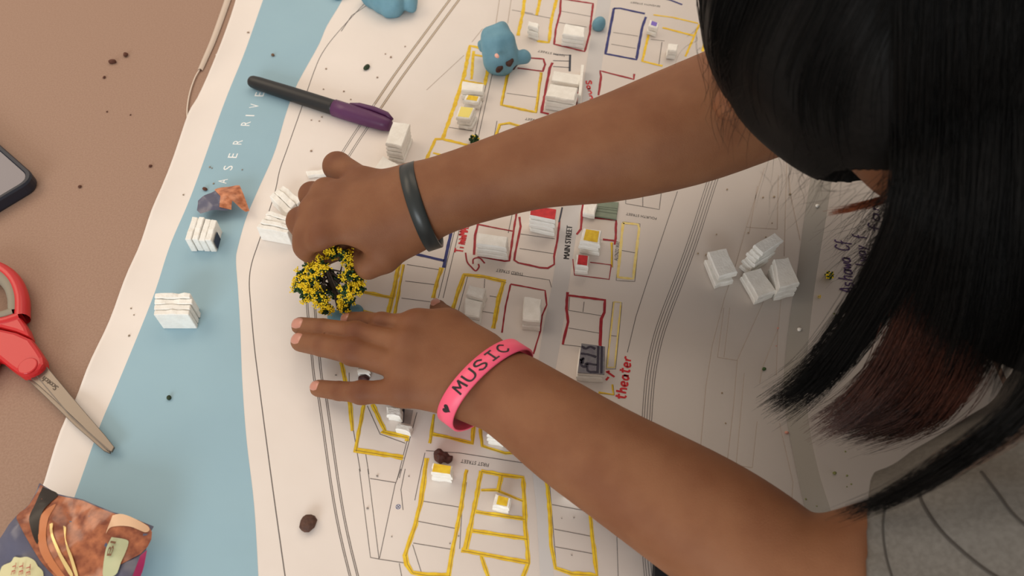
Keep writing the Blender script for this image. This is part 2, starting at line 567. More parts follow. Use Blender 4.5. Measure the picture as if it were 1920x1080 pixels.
lines('lot_lines', [
    [(674, 880), (695, 1046), (711, 1049), (764, 1057)], [(690, 880), (711, 1049)], [(752, 880), (741, 910), (712, 1047)], [(694, 898), (743, 906)],
    [(760, 880), (752, 919), (756, 957)], [(797, 850), (790, 880), (778, 939)], [(749, 1057), (755, 1090)], [(655, 700), (655, 760), (676, 885)], [(685, 845), (692, 890)],
    [(689, 762), (713, 815), (760, 832)], [(782, 774), (749, 897)], [(764, 825), (745, 900)],
    [(790, 940), (863, 952)], [(783, 978), (856, 992)], [(775, 1019), (848, 1031)], [(774, 1022), (790, 1073)],
    [(1035, 947), (1100, 959)], [(1039, 993), (1111, 1007)], [(1041, 1026), (1117, 1040)], [(1028, 880), (1043, 1066)], [(1155, 960), (1159, 1090)],
    [(763, 497), (825, 507)], [(760, 528), (817, 535)], [(753, 560), (807, 567)], [(862, 395), (822, 560)], [(870, 395), (831, 560)],
    [(877, 519), (858, 590)], [(909, 524), (908, 541)], [(918, 556), (936, 559)], [(905, 585), (929, 589)],
    [(976, 440), (1040, 449)], [(974, 467), (1039, 477)], [(953, 438), (962, 396)],
    [(1066, 583), (1127, 593)], [(1095, 567), (1093, 586)], [(1066, 616), (1125, 626)], [(1068, 556), (1066, 583)], [(1054, 647), (1090, 651)],
    [(1149, 567), (1166, 569), (1154, 693), (1136, 693), (1149, 567)], [(1144, 630), (1160, 632)],
    [(1168, 417), (1200, 421), (1190, 529), (1155, 527), (1168, 417)], [(1162, 470), (1195, 476)],
    [(1173, 350), (1173, 383), (1236, 394), (1241, 350)], [(1205, 350), (1205, 388)],
    [(1270, 360), (1213, 530), (1192, 595), (1176, 662)], [(1146, 498), (1142, 526)],
    [(917, 135), (890, 258)], [(924, 135), (897, 258)], [(842, 240), (888, 247)], [(950, 176), (1008, 184)], [(932, 228), (926, 260)],
    [(960, 20), (1000, 27)], [(984, 26), (1036, 36)], [(1052, 22), (1107, 32)], [(1046, 43), (1100, 52)], [(1150, 62), (1196, 69)], [(1146, 84), (1192, 92)],
    [(799, 846), (860, 850), (981, 869)], [(958, 515), (1030, 526), (1034, 540)], [(875, 905), (866, 960), (862, 1030)],
    [(1220, 75), (1246, 78)], [(1241, 80), (1235, 124)], [(640, 60), (660, 30), (690, 10)]], 1.3, M_ink)['kind'] = 'stuff'
lines('lot_lines', [
    [(1433, 316), (1399, 427), (1379, 498), (1358, 560), (1335, 649), (1323, 726), (1313, 842), (1310, 900)], [(1399, 427), (1457, 431)], [(1475, 296), (1470, 482)],
    [(1459, 330), (1457, 431)], [(1478, 330), (1483, 373), (1500, 451)], [(1434, 560), (1382, 676), (1375, 761), (1363, 868)], [(1345, 671), (1382, 677)], [(1357, 578), (1345, 671)],
    [(1368, 578), (1357, 671)], [(1464, 560), (1459, 616), (1428, 693), (1424, 720)], [(1458, 619), (1455, 705)], [(1419, 791), (1410, 878)], [(1366, 871), (1410, 878)], [(1461, 794), (1486, 905), (1484, 940)],
    [(1395, 700), (1380, 870)], [(1404, 440), (1420, 350)], [(938, -10), (930, 45)], [(960, -10), (952, 45)], [(885, 80), (905, 55)], [(800, 170), (870, 105)]], 1.2, M_ink2)['kind'] = 'stuff'

YEL = [
    ([(985, -10), (980, 27), (971, 68)], 6), ([(1015, -10), (1006, 30)], 6), ([(1046, -10), (1034, 38), (1029, 81), (1007, 78)], 6),
    ([(1225, 29), (1262, 34), (1309, 45)], 4), ([(1242, 53), (1300, 68)], 5), ([(1216, 66), (1204, 116), (1242, 125)], 5), ([(1328, 66), (1317, 98)], 6), ([(1311, 47), (1285, 107)], 4),
    ([(830, 262), (840, 233), (853, 197), (862, 170), (870, 143), (876, 115), (881, 87), (908, 93)], 7), ([(888, 97), (884, 150)], 5), ([(888, 104), (912, 108)], 5), ([(867, 152), (909, 160), (916, 125)], 6),
    ([(798, 304), (817, 262), (830, 262), (884, 275), (880, 282)], 6), ([(812, 288), (840, 295)], 4), ([(888, 255), (884, 262)], 5),
    ([(954, 130), (940, 198), (1005, 212), (1010, 172), (1015, 137)], 6), ([(928, 262), (937, 235), (955, 232), (982, 240)], 6),
    ([(752, 477), (740, 540), (727, 595)], 9), ([(757, 497), (740, 592)], 6), ([(828, 503), (820, 530), (812, 560)], 8), ([(668, 546), (700, 552), (737, 560)], 7), ([(674, 582), (727, 597)], 5),
    ([(868, 516), (907, 520), (948, 530)], 8), ([(871, 516), (858, 551), (848, 585)], 8), ([(944, 530), (936, 559), (925, 617)], 8),
    ([(640, 680), (647, 713), (657, 758), (661, 809)], 7), ([(683, 758), (671, 823), (667, 847)], 7), ([(664, 844), (700, 850), (756, 859)], 9), ([(698, 759), (722, 808), (716, 810), (764, 821), (763, 828)], 8),
    ([(814, 778), (806, 832)], 6), ([(810, 815), (850, 823), (886, 832), (888, 800)], 7), ([(900, 800), (904, 837), (947, 851), (977, 849), (981, 843)], 6),
    ([(800, 860), (790, 938), (779, 985), (767, 1019), (760, 1042)], 9), ([(760, 1040), (763, 1058), (773, 1074), (800, 1079), (842, 1080)], 9), ([(876, 882), (873, 890), (865, 951), (848, 1036), (841, 1083)], 8),
    ([(902, 884), (944, 892), (980, 896), (983, 936), (985, 992), (991, 1056), (979, 1085)], 8), ([(902, 884), (891, 946), (873, 1030)], 9), ([(865, 1032), (991, 1056)], 8), ([(886, 996), (987, 1011)], 8),
    ([(891, 960), (983, 974)], 7), ([(902, 920), (931, 920), (979, 940)], 5), ([(940, 891), (934, 923)], 8), ([(902, 1043), (916, 1083)], 8),
    ([(1022, 872), (1031, 962), (1033, 1023), (1041, 1066), (1072, 1076), (1119, 1079), (1105, 960), (1128, 963)], 8), ([(1147, 456), (1147, 502)], 4), ([(1122, 737), (1150, 741), (1148, 722)], 4),
]
lines('lot_outline_print', [[(x + 1.5, y + 1) for x, y in pl] for pl, w in YEL[14:]], 1.1, mat('olive_ink', (140, 112, 52), .7), Z3 + 4e-5)['kind'] = 'stuff'
for i, (pl, w) in enumerate(YEL): lines('yellow_marker_line', [pl], w, M_yel, Z3 + i * 5e-7, 0.22, step=0.003)
for pl, w in [([(1168, 419), (1196, 422), (1198, 430), (1187, 524), (1158, 521), (1168, 419)], 5), ([(1151, 567), (1164, 568), (1152, 690), (1138, 690), (1151, 567)], 3)]:
    lines('pale_yellow_marker_line', [pl], w, M_yel2, Z3, 0.2, step=0.003)
RED = [
    [(1052, -10), (1050, 26), (1042, 56), (1039, 84), (1096, 98), (1105, 66), (1112, 8), (1052, -1)],
    [(1189, 140), (1188, 150), (1125, 134), (1127, 145), (1122, 180)], [(985, 109), (1019, 112), (1022, 122), (1018, 135), (970, 129)], [(1036, 119), (1031, 129), (1015, 212), (1029, 215)], [(1086, 150), (1080, 200)],
    [(900, 400), (896, 422), (891, 442), (889, 479)], [(896, 422), (963, 435)], [(970, 392), (963, 435), (955, 490), (946, 491), (896, 481)],
    [(974, 408), (976, 426), (971, 451), (966, 476), (964, 489), (972, 494), (1012, 503), (1027, 504), (1039, 497), (1039, 482), (1045, 451), (1049, 415)],
    [(1093, 384), (1090, 407), (1155, 414), (1154, 448), (1152, 460)], [(1081, 441), (1089, 431), (1091, 407)], [(1130, 450), (1153, 453)], [(1106, 493), (1146, 498)], [(1146, 498), (1142, 525), (1077, 517), (1074, 487)],
    [(941, 625), (948, 576), (957, 536), (958, 534), (1022, 546), (1025, 573), (1016, 594), (1013, 622), (1000, 665)],
    [(1055, 647), (1065, 605), (1062, 580), (1064, 549)], [(1066, 555), (1134, 564), (1133, 587), (1127, 599), (1125, 652)],
]
RW = [4, 4, 4, 5, 4, 4, 3, 4, 4, 4, 4, 4, 2, 2, 3, 5, 5]
for i, (pl, w) in enumerate(zip(RED, RW)): lines('red_marker_line', [pl], w, M_red, Z3 + 3e-5 + i * 1e-6, 0.2, step=0.003)
for pl, w in [([(1151, 17), (1163, 17), (1209, 27)], 5), ([(1211, 33), (1204, 52), (1193, 113), (1135, 102), (1151, 17)], 5), ([(1235, -4), (1258, 2), (1279, 10)], 4), ([(755, 472), (790, 480), (833, 490)], 6), ([(853, 402), (850, 417), (832, 503)], 6)]:
    lines('blue_marker_line', [pl], w, M_blue, Z3, 0.12, step=0.003)
lines('dark_pen_line', [[(1054, 390), (1051, 405), (1048, 418)]], 3, mat('dark_pen', (50, 54, 70), .6), Z4, .1)
lines('dark_pen_line', [[(1037, 103), (1069, 105)], [(1037, 115), (1068, 116)], [(1037, 126), (1068, 128)]], 1.5, MATS['dark_pen'], Z4)
lines('dark_pen_line', [[(1069, 104), (1068, 135)]], 4, MATS['dark_pen'], Z4)
lines('dark_pen_line', [[(757, 768), (755, 794)]], 4, MATS['dark_pen'], Z4)

# lettering
mb = MB()
for ch, x, y in [('R', 497, 155), ('E', 487, 178), ('V', 477, 200), ('I', 469, 218), ('R', 461, 233), ('R', 446, 268), ('E', 437, 293), ('S', 428, 316), ('A', 418, 341), ('R', 409, 364), ('F', 399, 388)]:
    s = 1.0 / SC(x, y)
    d = (W(x + 2.7, y - 7) - W(x, y)).normalized()
    n = Vector((-d.y, d.x, 0))
    wl = (3 if ch == 'I' else 12) * s
    c = W(x, y) - n * (8.5 * s)
    flat_text(mb, ch, c - d * wl * .5, c + d * wl * .5, 17 * s, Z2)
mb.build('river_name', M_white_ink, ms)
for s, a, b, cpx, bold in [('FIRST STREET', (917, 870), (865, 862), 7, 0), ('THIRD STREET', (982, 513), (931, 505), 7, 0), ('FOURTH STREET', (1231, 409), (1174, 400), 6, 0),
                           ('FIFTH STREET', (1034, 228), (985, 222), 6, 0), ('SIXTH STREET', (1060, 104), (1009, 95), 6, 0), ('SEVENTH STREET', (1238, 12), (1182, 4), 5, 0),
                           ('MAIN STREET', (1067, 487), (1073, 425), 11, 1), ('ALONZO WAY', (1158, 490), (1162, 454), 7, 0)]:
    mb = MB()
    flat_text(mb, s, W(*a), W(*b), cpx / SC(*a), Z2, bool(bold))
    mb.build('street_name', M_black, ms)
def hw(text, a, b, cpx, w, m, name='handwriting'):
    mb = MB(); k = 1 / SC(*a)
    handwrite(mb, text, W(*a), W(*b), cpx * k, w * k, Z4)
    mb.build(name, m, ms)
hw("theater", (1172, 752), (1184, 668), 20, 4, M_red2)
lines('handwriting', [[(1136, 714), (1141, 708)], [(1139, 699), (1152, 708)], [(1136, 699), (1143, 697)]], 4, M_red2, Z4)
hw("TimmMAsS T", (868, 476), (886, 398), 16, 3, M_red2)
lines('handwriting', [[(860, 458), (872, 452), (861, 450), (874, 444), (863, 440), (876, 434), (866, 430), (880, 424), (870, 420)]], 4, M_red2, Z4)
lines('handwriting', [[(873, 475), (876, 492), (884, 502), (892, 509), (898, 502), (897, 496)], [(887, 496), (888, 487), (899, 485), (909, 495)]], 3, M_red, Z4, smooth_=True)
hw("Sann", (1098, 152), (1106, 190), 10, 3, M_red2)
hw("Ashawa Cf.", (1601, 552), (1588, 440), 26, 3, M_purple)
hw("railway f", (1630, 535), (1618, 440), 22, 3, M_purple)
hw("sor far", (1650, 520), (1648, 380), 22, 3, M_purple)
mb = MB()
c = W(747, 951); r = 4.2 / SC(747, 951)
ring = [c + Vector((r * math.cos(t), r * math.sin(t), 0)) for t in np.linspace(0, 2 * math.pi, 25)]
ribbon(mb, ring, r * .3, Z2)
for a in (math.pi / 4, -math.pi / 4):
    dv = Vector((math.cos(a), math.sin(a), 0)) * r
    ribbon(mb, [c - dv, c + dv], r * .3, Z2)
mb.build('survey_mark', mat('mark_ink', (112, 124, 158), .7), ms)

# ------------------------------------------------------------------ foam pieces
def jit(p, a): return p + Vector((rnd.uniform(-a, a), rnd.uniform(-a, a), 0))
def layer_mesh(q, z0, z1, j=0.0004):
    """one foam sheet: quad q (xy), a little uneven, bevelled rim"""
    c = sum((p for p in q), Vector()) / 4
    ring = []
    for i in range(4):
        a, b = q[i], q[(i + 1) % 4]
        for t in (0.0, 0.33, 0.67):
            p = a.lerp(b, t)
            ring.append(jit(p, j * (0.5 if t == 0 else 1.0)))
    n = len(ring)
    h = z1 - z0; bv = min(0.0008, h * .2)
    V = []
    for zz, s in ((z0, .0), (z0 + bv, 1), (z1 - bv, 1), (z1, 0)):
        for p in ring:
            d = (p - c); L = d.length
            k = 1.0 if s else max(0.0, (L - bv) / L)
            q_ = c + d * k
            V.append((q_.x, q_.y, zz))
    Fc = [tuple(range(n))[::-1], tuple(range(3 * n, 4 * n))]
    for r_ in range(3):
        for i in range(n):
            Fc.append((r_ * n + i, r_ * n + (i + 1) % n, (r_ + 1) * n + (i + 1) % n, (r_ + 1) * n + i))
    return V, Fc
def foam(corners, n, label, t=0.0045, patch=None, shift=(0, 0), grow=0.0, name='foam_block', z0=0.0, patch_in=0.18, group=None, gap=0.0, jl=0.0006):
    """stack of flat foam sheets; corners = photo pixels of the TOP face (clockwise from upper left)"""
    H = n * t + gap + z0
    top = [W(x, y, H) for x, y in corners]
    c = sum(top, Vector()) / 4
    root = empty(name, (c.x, c.y, TZ + 0.0007 + z0))
    tag(root, label, 'foam block', group)
    for i in range(n):
        off = Vector((shift[0] * (n - 1 - i), shift[1] * (n - 1 - i), 0)) + (Vector((rnd.uniform(-jl, jl), rnd.uniform(-jl, jl), 0)) if i < n - 1 else Vector())
        g = 1 + grow * (n - 1 - i)
        q = [c + (p - c) * g + off for p in top]
        g0 = gap if i == n - 1 else 0
        V, Fc = layer_mesh(q[::-1], TZ + 0.0007 + z0 + i * t + g0, TZ + 0.0007 + z0 + (i + 1) * t + g0 - (0.0003 if i < n - 1 else 0.00005))
        mb = MB(); mb.add(V, Fc); sheet_o = mb.build('foam_sheet', M_foam, root)
        if g0:
            for a_ in (0.3, 0.7):
                pp = q[0].lerp(q[2], a_)
                mb = MB(); tube(mb, [Vector((pp.x, pp.y, TZ + z0 + i * t)), Vector((pp.x, pp.y, TZ + z0 + i * t + g0 + .001))], 0.002, 8)
                mb.build('glue_dot', M_foam, root)
    if patch:
        z = TZ + 0.0007 + H + 0.00008
        q = [top[0].lerp(top[1], patch_in).lerp(top[3].lerp(top[2], patch_in), patch_in * .7), top[1].lerp(top[0], patch_in).lerp(top[2].lerp(top[3], patch_in), patch_in * .7),
             top[2].lerp(top[3], patch_in).lerp(top[1].lerp(top[0], patch_in), patch_in), top[3].lerp(top[2], patch_in).lerp(top[0].lerp(top[1], patch_in), patch_in)]
        mb = MB()
        nst = 7
        for s in range(nst):     # felt-pen scribble: side by side strokes
            a = q[0].lerp(q[3], (s + .5) / nst); b = q[1].lerp(q[2], (s + .5) / nst)
            wst = (q[3] - q[0]).length / nst * 1.25
            ribbon(mb, [a.lerp(b, k / 6) for k in range(7)], wst, z + s * 0.000004, 0.12)
        sub(mb.build('marker_patch', patch), sheet_o)
    return root, top, H

foam([(812, 869), (848, 875), (846, 891), (808, 886)], 3, 'white foam block with yellow top beside the brown lump at the first street', patch=M_yel, patch_in=.06)
foam([(930, 926), (959, 934), (955, 955), (924, 949)], 2, 'small white foam block with yellow scribbled top inside the yellow lots', patch=M_yel)
foam([(725, 762), (752, 766), (751, 783), (725, 779)], 2, 'white foam block half under the heel of the open hand', t=.004)
foam([(745, 794), (773, 800), (769, 812), (741, 805)], 1, 'single thin foam sheet beside the grey printed footprint', t=.006)
foam([(914, 798), (945, 806), (942, 822), (913, 815)], 3, 'white foam block with yellow top next to the pink wristband', t=.004, patch=M_yel, patch_in=.05)
foam([(950, 812), (990, 828), (986, 838), (952, 827)], 1, 'small white foam chip tucked under the forearm by the pink wristband')
foam([(1058, 898), (1104, 921), (1098, 934), (1055, 919)], 2, 'white foam block under the forearm near the lower main street', t=.005)
foam([(982, 556), (1016, 561), (1013, 604), (979, 601)], 2, 'tall white foam block in the red lot across third street', t=.0055)
foam([(879, 535), (911, 542), (905, 561), (874, 552)], 3, 'white foam block at the back of the yellow lot by third street', t=.004)
foam([(872, 559), (905, 566), (899, 597), (871, 592)], 2, 'white foam block beside the open hand in the yellow lot', t=.004)
foam([(896, 437), (953, 445), (950, 466), (893, 458)], 3, 'wide white foam block filling the red lot at third street', t=.0045)
foam([(995, 387), (1044, 394), (1041, 414), (993, 404)], 4, 'white foam block with red scribbled top on main street', t=.0042, patch=M_red2, patch_in=.02)
foam([(1094, 428), (1129, 433), (1125, 461), (1087, 454)], 3, 'white foam block with yellow patch on top beside main street', t=.004, patch=M_yel, patch_in=.15)
foam([(1082, 477), (1105, 480), (1103, 502), (1079, 499)], 2, 'small white foam block with red patch on top beside main street', t=.0045, patch=M_red2, patch_in=.12)
foam([(867, 153), (908, 159), (906, 174), (865, 170)], 2, 'plain white foam block at the back of the long yellow lot', t=.0045)
foam([(875, 178), (902, 182), (898, 193), (868, 189)], 2, 'small foam block with a yellow stripe on top in the long yellow lot', t=.004, patch=M_yel, patch_in=.16)
foam([(862, 200), (891, 203), (881, 224), (855, 221)], 3, 'foam block with a yellow washed top at the front of the long yellow lot', t=.0038, patch=mat('washed_yellow', (236, 220, 120), .6), patch_in=.1, shift=(.0008, -.0002))
foam([(1095, 380), (1121, 383), (1115, 405), (1093, 401)], 1, 'white foam sheet touching the grey green tile')
foam([(1038, 134), (1092, 142), (1085, 160), (1034, 152)], 2, 'upper flat white foam block in the red lot under the line drawing', t=.003)
foam([(1031, 158), (1084, 166), (1077, 190), (1022, 181)], 3, 'lower white foam block in the red lot close to the raised forearm', t=.0045)
foam([(1060, 45), (1097, 52), (1096, 71), (1054, 65)], 3, 'white foam block in the red lot beside the small blue clay ball', t=.004)
foam([(991, 40), (1011, 45), (1010, 55), (990, 49)], 3, 'small stack of thin foam sheets in the yellow lot', t=.004)
foam([(1219, 38), (1236, 44), (1233, 54), (1216, 49)], 2, 'small white foam block with purple pen marks beside the blue lot', patch=mat('violet_pen', (120, 100, 190), .6), patch_in=.2)
foam([(1253, 82), (1272, 84), (1268, 97), (1252, 95)], 2, 'small white foam block standing near the raised forearm in a yellow lot')
foam([(737, 229), (769, 233), (753, 276), (723, 270)], 5, 'tall stack of white foam sheets at the end of the pen', t=.0034)
foam([(718, 293), (752, 312), (735, 335), (697, 322)], 2, 'flat white foam block between the tall stack and the black wristband', t=.0035)
foam([(1327, 472), (1362, 466), (1383, 511), (1348, 521)], 2, 'white foam block of two gaping sheets standing alone by the railway', t=.005, gap=.003)
foam([(1413, 460), (1453, 437), (1469, 451), (1430, 476)], 6, 'slanting fanned stack of thin white foam sheets', t=.0034, shift=(-.0011, -.0004), jl=.0010)
foam([(1394, 512), (1426, 502), (1455, 546), (1421, 560)], 2, 'low white foam block leaning against the two blocks beside the grey road', t=.0045)
foam([(1450, 486), (1478, 483), (1499, 532), (1461, 541)], 3, 'white foam block touching the grey road', t=.005)
foam([(672, 681), (695, 684), (693, 697), (670, 694)], 2, 'small white foam block seen between two fingers of the open hand', t=.004)
foam([(574, 322), (608, 318), (612, 327), (578, 331)], 1, 'thin foam offcut poking out behind the fist', t=.003)

# theater block with a dark drawn top
root, top, H = foam([(1090, 646), (1134, 652), (1133, 704), (1083, 700)], 3, 'white foam block with black drawn-on card top beside the word theater', t=.0035)
z = TZ + .0007 + H
cc = sum(top, Vector()) / 4
mb = MB(); V, Fc = layer_mesh([cc + (p - cc) * 1.01 for p in top][::-1], z, z + .0006, .0001); mb.add(V, Fc)
card = mb.build('card_top', mat('dark_card', (112, 112, 116), .5, nscale=300, col2=(96, 92, 104)), root)
mb = MB()
def on_top(u, v): return top[0].lerp(top[1], u).lerp(top[3].lerp(top[2], u), v)
for st in [[(.02, .36), (.3, .36), (.66, .42)], [(.72, .02), (.74, .98)], [(.86, .0), (.88, .98)], [(.05, .55), (.1, .75), (.25, .8), (.3, .68), (.7, .7)], [(.32, .68), (.38, .93), (.7, .95)], [(.02, .1), (.2, .16), (.4, .08), (.6, .14)], [(.05, .6), (.15, .5), (.12, .7)]]:
    ribbon(mb, catmull([on_top(*p) for p in st], 14) if len(st) > 2 else [on_top(*p) for p in st], .0015, z + .00068, .2)
sub(mb.build('marker_drawing', mat('dark_violet_pen', (34, 28, 48), .5)), card)

# grey green tile
q = [W(x, y, .0015) for x, y in [(1121, 376), (1160, 380), (1156, 412), (1115, 406)]]
mb = MB(); V, Fc = layer_mesh(q[::-1], TZ + .0007, TZ + .0022, .0001); mb.add(V, Fc)
tile = empty('card_tile', (q[0].x, q[0].y, TZ + .0007)); tag(tile, 'flat grey green card tile half hidden by the raised forearm', 'card')
card = mb.build('card', mat('green_card', (122, 134, 116), .6, noise=.12, nscale=300), tile)
mb = MB()
for v in (.4, .52, .7): ribbon(mb, [q[0].lerp(q[3], v), q[1].lerp(q[2], v)], .0006, TZ + .00228, .1)
sub(mb.build('pen_stripe', mat('green_dark_pen', (88, 98, 84), .6)), card)

# upright foam strip with brown edge
mb = MB()
a, b = W(1092, 128, .004), W(1086, 188, .004)
d = (b - a).normalized(); n = Vector((-d.y, d.x, 0)) * .0012
V, Fc = layer_mesh([a - n, b - n, b + n, a + n], TZ + .0006, TZ + .008, .0002); mb.add(V, Fc)
tag(mb.build('foam_strip', M_foam), 'thin white foam strip standing on edge beside main street', 'foam strip')

def standing(corners, n, H, label, along='rows', mark=None):
    """foam sheets stood on edge; corners = top outline (ul, ur, lr, ll); 'rows': sheets run ul-ur and are stacked ll->ul"""
    top = [W(x, y, H) for x, y in corners]
    if along == 'rows': a0, a1, b1, b0 = top[3], top[2], top[1], top[0]
    else: a0, a1, b1, b0 = top[0], top[3], top[2], top[1]
    c = sum(top, Vector()) / 4
    root = empty('foam_block', (c.x, c.y, TZ + .0007)); tag(root, label, 'foam block')
    for i in range(n):
        t0, t1 = i / n + .012, (i + 1) / n - .012
        p = [a0.lerp(b0, t0), a1.lerp(b1, t0), a1.lerp(b1, t1), a0.lerp(b0, t1)]
        hh = H * rnd.uniform(.93, 1.03)
        e = .0008
        ex = (a1 - a0).normalized()
        s0, s1 = ex * rnd.uniform(-e, e), ex * rnd.uniform(-e, e)
        m_ = 7
        V = []
        for k in range(m_):
            t = k / (m_ - 1)
            dz = rnd.uniform(-.0006, .0006)
            f0 = (p[0] + s0).lerp(p[1] + s1, t); f1 = (p[3] + s0).lerp(p[2] + s1, t)
            wob = (f1 - f0) * rnd.uniform(-.06, .06)
            V += [(f0.x, f0.y, TZ + .0007), (f1.x, f1.y, TZ + .0007), (f1.x + wob.x, f1.y + wob.y, TZ + .0007 + hh + dz), (f0.x + wob.x, f0.y + wob.y, TZ + .0007 + hh + dz * .4)]
        Fc = [(3, 2, 1, 0), tuple(4 * (m_ - 1) + j for j in range(4))]
        for k in range(m_ - 1):
            for j in range(4):
                Fc.append((4 * k + j, 4 * k + (j + 1) % 4, 4 * k + 4 + (j + 1) % 4, 4 * k + 4 + j))
        mb = MB(); mb.add(V, Fc)
        o = mb.build('foam_sheet', M_foam, root)
        bv = o.modifiers.new('bevel', 'BEVEL'); bv.width = .0004; bv.segments = 1
    if mark:
        nrm = (b0 - a0).normalized() * .0005
        f = [b0.lerp(b1, mark[0]), b0.lerp(b1, mark[1])]
        mb = MB()
        mb.add([(f[0].x + nrm.x, f[0].y + nrm.y, TZ + H * mark[2]), (f[1].x + nrm.x, f[1].y + nrm.y, TZ + H * mark[2]), (f[1].x + nrm.x, f[1].y + nrm.y, TZ + H * mark[3]), (f[0].x + nrm.x, f[0].y + nrm.y, TZ + H * mark[3])], [(0, 1, 2, 3)])
        mb.build('marker_patch', mat('navy_pen', (28, 30, 58), .5), root)
    return root
standing([(292, 550), (360, 550), (355, 590), (288, 590)], 4, .0165, 'white foam block of upright sheets standing alone on the blue river')
standing([(361, 406), (408, 412), (397, 450), (347, 449)], 4, .0125, 'white foam block with a dark pen mark on the river beside the foil scrap', along='cols', mark=(.45, .95, .15, .8))
standing([(503, 395), (550, 408), (537, 437), (481, 427)], 4, .0135, 'white foam block of upright sheets on the river bank below the striped one')
standing([(531, 346), (565, 374), (538, 402), (507, 371)], 3, .009, 'striped white foam block of slanting sheets touching the fist')

# ------------------------------------------------------------------ blue modelling clay
M_clay = mat('blue_clay', (108, 152, 170), .6, nscale=90, col2=(98, 142, 160), bump=.0004, bscale=300)
def lump(name, prims, label, cat, m, res=.001, noise=.0006, nf=220, seed=1, group=None, loc=None):
    V, Fq = sdf_mesh(prims, res, noise=noise, nfreq=nf, seed=seed)
    V = V.copy(); V[:, 2] = np.maximum(V[:, 2], TZ + .0007)
    lo = V.min(0); hi = V.max(0)
    root = empty(name, ((lo[0] + hi[0]) / 2, (lo[1] + hi[1]) / 2, TZ + .0007))
    tag(root, label, cat, group)
    fast_mesh('body', V, Fq, m, root)
    return root
def wp(px, py, z): return tuple(W(px, py, z))
r1 = lump('clay_lump', [cap(wp(934, 112, .011), wp(928, 82, .021), .0125, .0115, .003), cap(wp(945, 110, .010), wp(942, 80, .021), .0120, .0105, .004), cap(wp(913, 62, .027), wp(938, 53, .029), .0028, .0028, .008), cap(wp(940, 56, .028), wp(950, 70, .027), .0035, .0035, .008),
     cap(wp(962, 116, .008), wp(983, 106, .010), .0042, .0056, .0025), cap(wp(904, 84, .012), wp(906, 90, .010), .004, .004, .002)],
     'large blue clay lump with a small knob beside the yellow lots', 'clay', M_clay, noise=.0005)
mb = MB()
for px, py, z, c in [(931, 104, .0235, 0)]:
    p = W(px, py, z)
V, Fq = sdf_mesh([cap(wp(931, 104, .0262), wp(933, 106, .0262), .0016, .0013, .0008)], .0004)
fast_mesh('pink_crumb', V, Fq, mat('pink_crumb', (232, 176, 160), .7), r1)
M_brown = mat('brown_crumb', (70, 40, 32), .8, noise=.3, nscale=600, bump=.0005, bscale=900)
for a in [(934, 131, .0130), (954, 120, .0150), (961, 126, .0075)]:
    V, Fq = sdf_mesh([cap(wp(*a), wp(a[0] + 6, a[1] - 6, a[2]), .0022, .0016, .001)], .0005, noise=.0003, nfreq=900)
    fast_mesh('brown_crumb', V, Fq, M_brown, r1)
lump('clay_lump', [cap(wp(700, -8, .008), wp(735, 8, .009), .011, .012, .006), cap(wp(718, -20, .010), wp(745, -14, .010), .012, .012, .006), cap(wp(768, 10, .008), wp(770, 2, .009), .0065, .0062, .002),
     cap(wp(719, 2, .0215), wp(729, 12, .019), .002, .0015, .002, sub=True)],
     'folded blue clay lump with a round knob beside the river bank', 'clay', M_clay, seed=3)
lump('clay_ball', [cap(wp(1122, 46, .0052), wp(1124, 45, .0054), .0056, .0055, .002)], 'small faceted blue clay ball on main street', 'clay', M_clay, seed=5, noise=.0005)
lump('clay_lump', [cap(wp(655, 585, .001), wp(668, 583, .001), .0045, .004, .002), cap(wp(628, 592, .003), wp(645, 592, .003), .004, .004, .003)], 'flat blue clay pad under the model tree', 'clay', M_clay, seed=6, res=.0008)
lump('clay_lump', [cap(wp(634, -12, .004), wp(628, -20, .004), .006, .006, .002)], 'blue clay piece reaching over the river at the sheet edge', 'clay', M_clay, seed=8)

# ------------------------------------------------------------------ pen
a, b = W(470, 152, .0062), W(733, 236, .0062)
pen = empty('marker_pen', tuple(a.lerp(b, .5) - Vector((0, 0, .0062)) + Vector((0, 0, .0007)))); tag(pen, 'felt tip pen with black barrel and purple cap lying on the map', 'pen')
def rev(name, prof, m, seg=20):
    mb = MB(); pts = [a.lerp(b, t) for t, _ in prof]; tube(mb, pts, [r for _, r in prof], seg)
    return mb.build(name, m, pen, True)
rev('barrel', [(-.012, .0012), (-.008, .0028), (0, .0040), (.015, .0048), (.06, .0053), (.3, .0058), (.60, .0060), (.615, .0060)], mat('black_plastic', (30, 30, 31), .42))
pcap = rev('cap', [(.61, .0060), (.612, .0066), (.7, .0066), (.85, .0063), (.95, .0056), (.99, .0046), (1.0, .0030)], mat('purple_plastic', (84, 40, 82), .38))
mb = MB()
u = (b - a).normalized(); s = Vector((-u.y, u.x, 0)); upz = Vector((0, 0, 1))
nd = (s * .75 + upz * .5).normalized()
tube(mb, [a.lerp(b, t) + nd * r for t, r in [(.70, .0062), (.76, .0076), (.86, .0082), (.95, .0074), (.995, .0048)]], [.0012, .002, .0021, .002, .0012], 10)
sub(mb.build('clip', MATS['purple_plastic'], None, True), pcap)

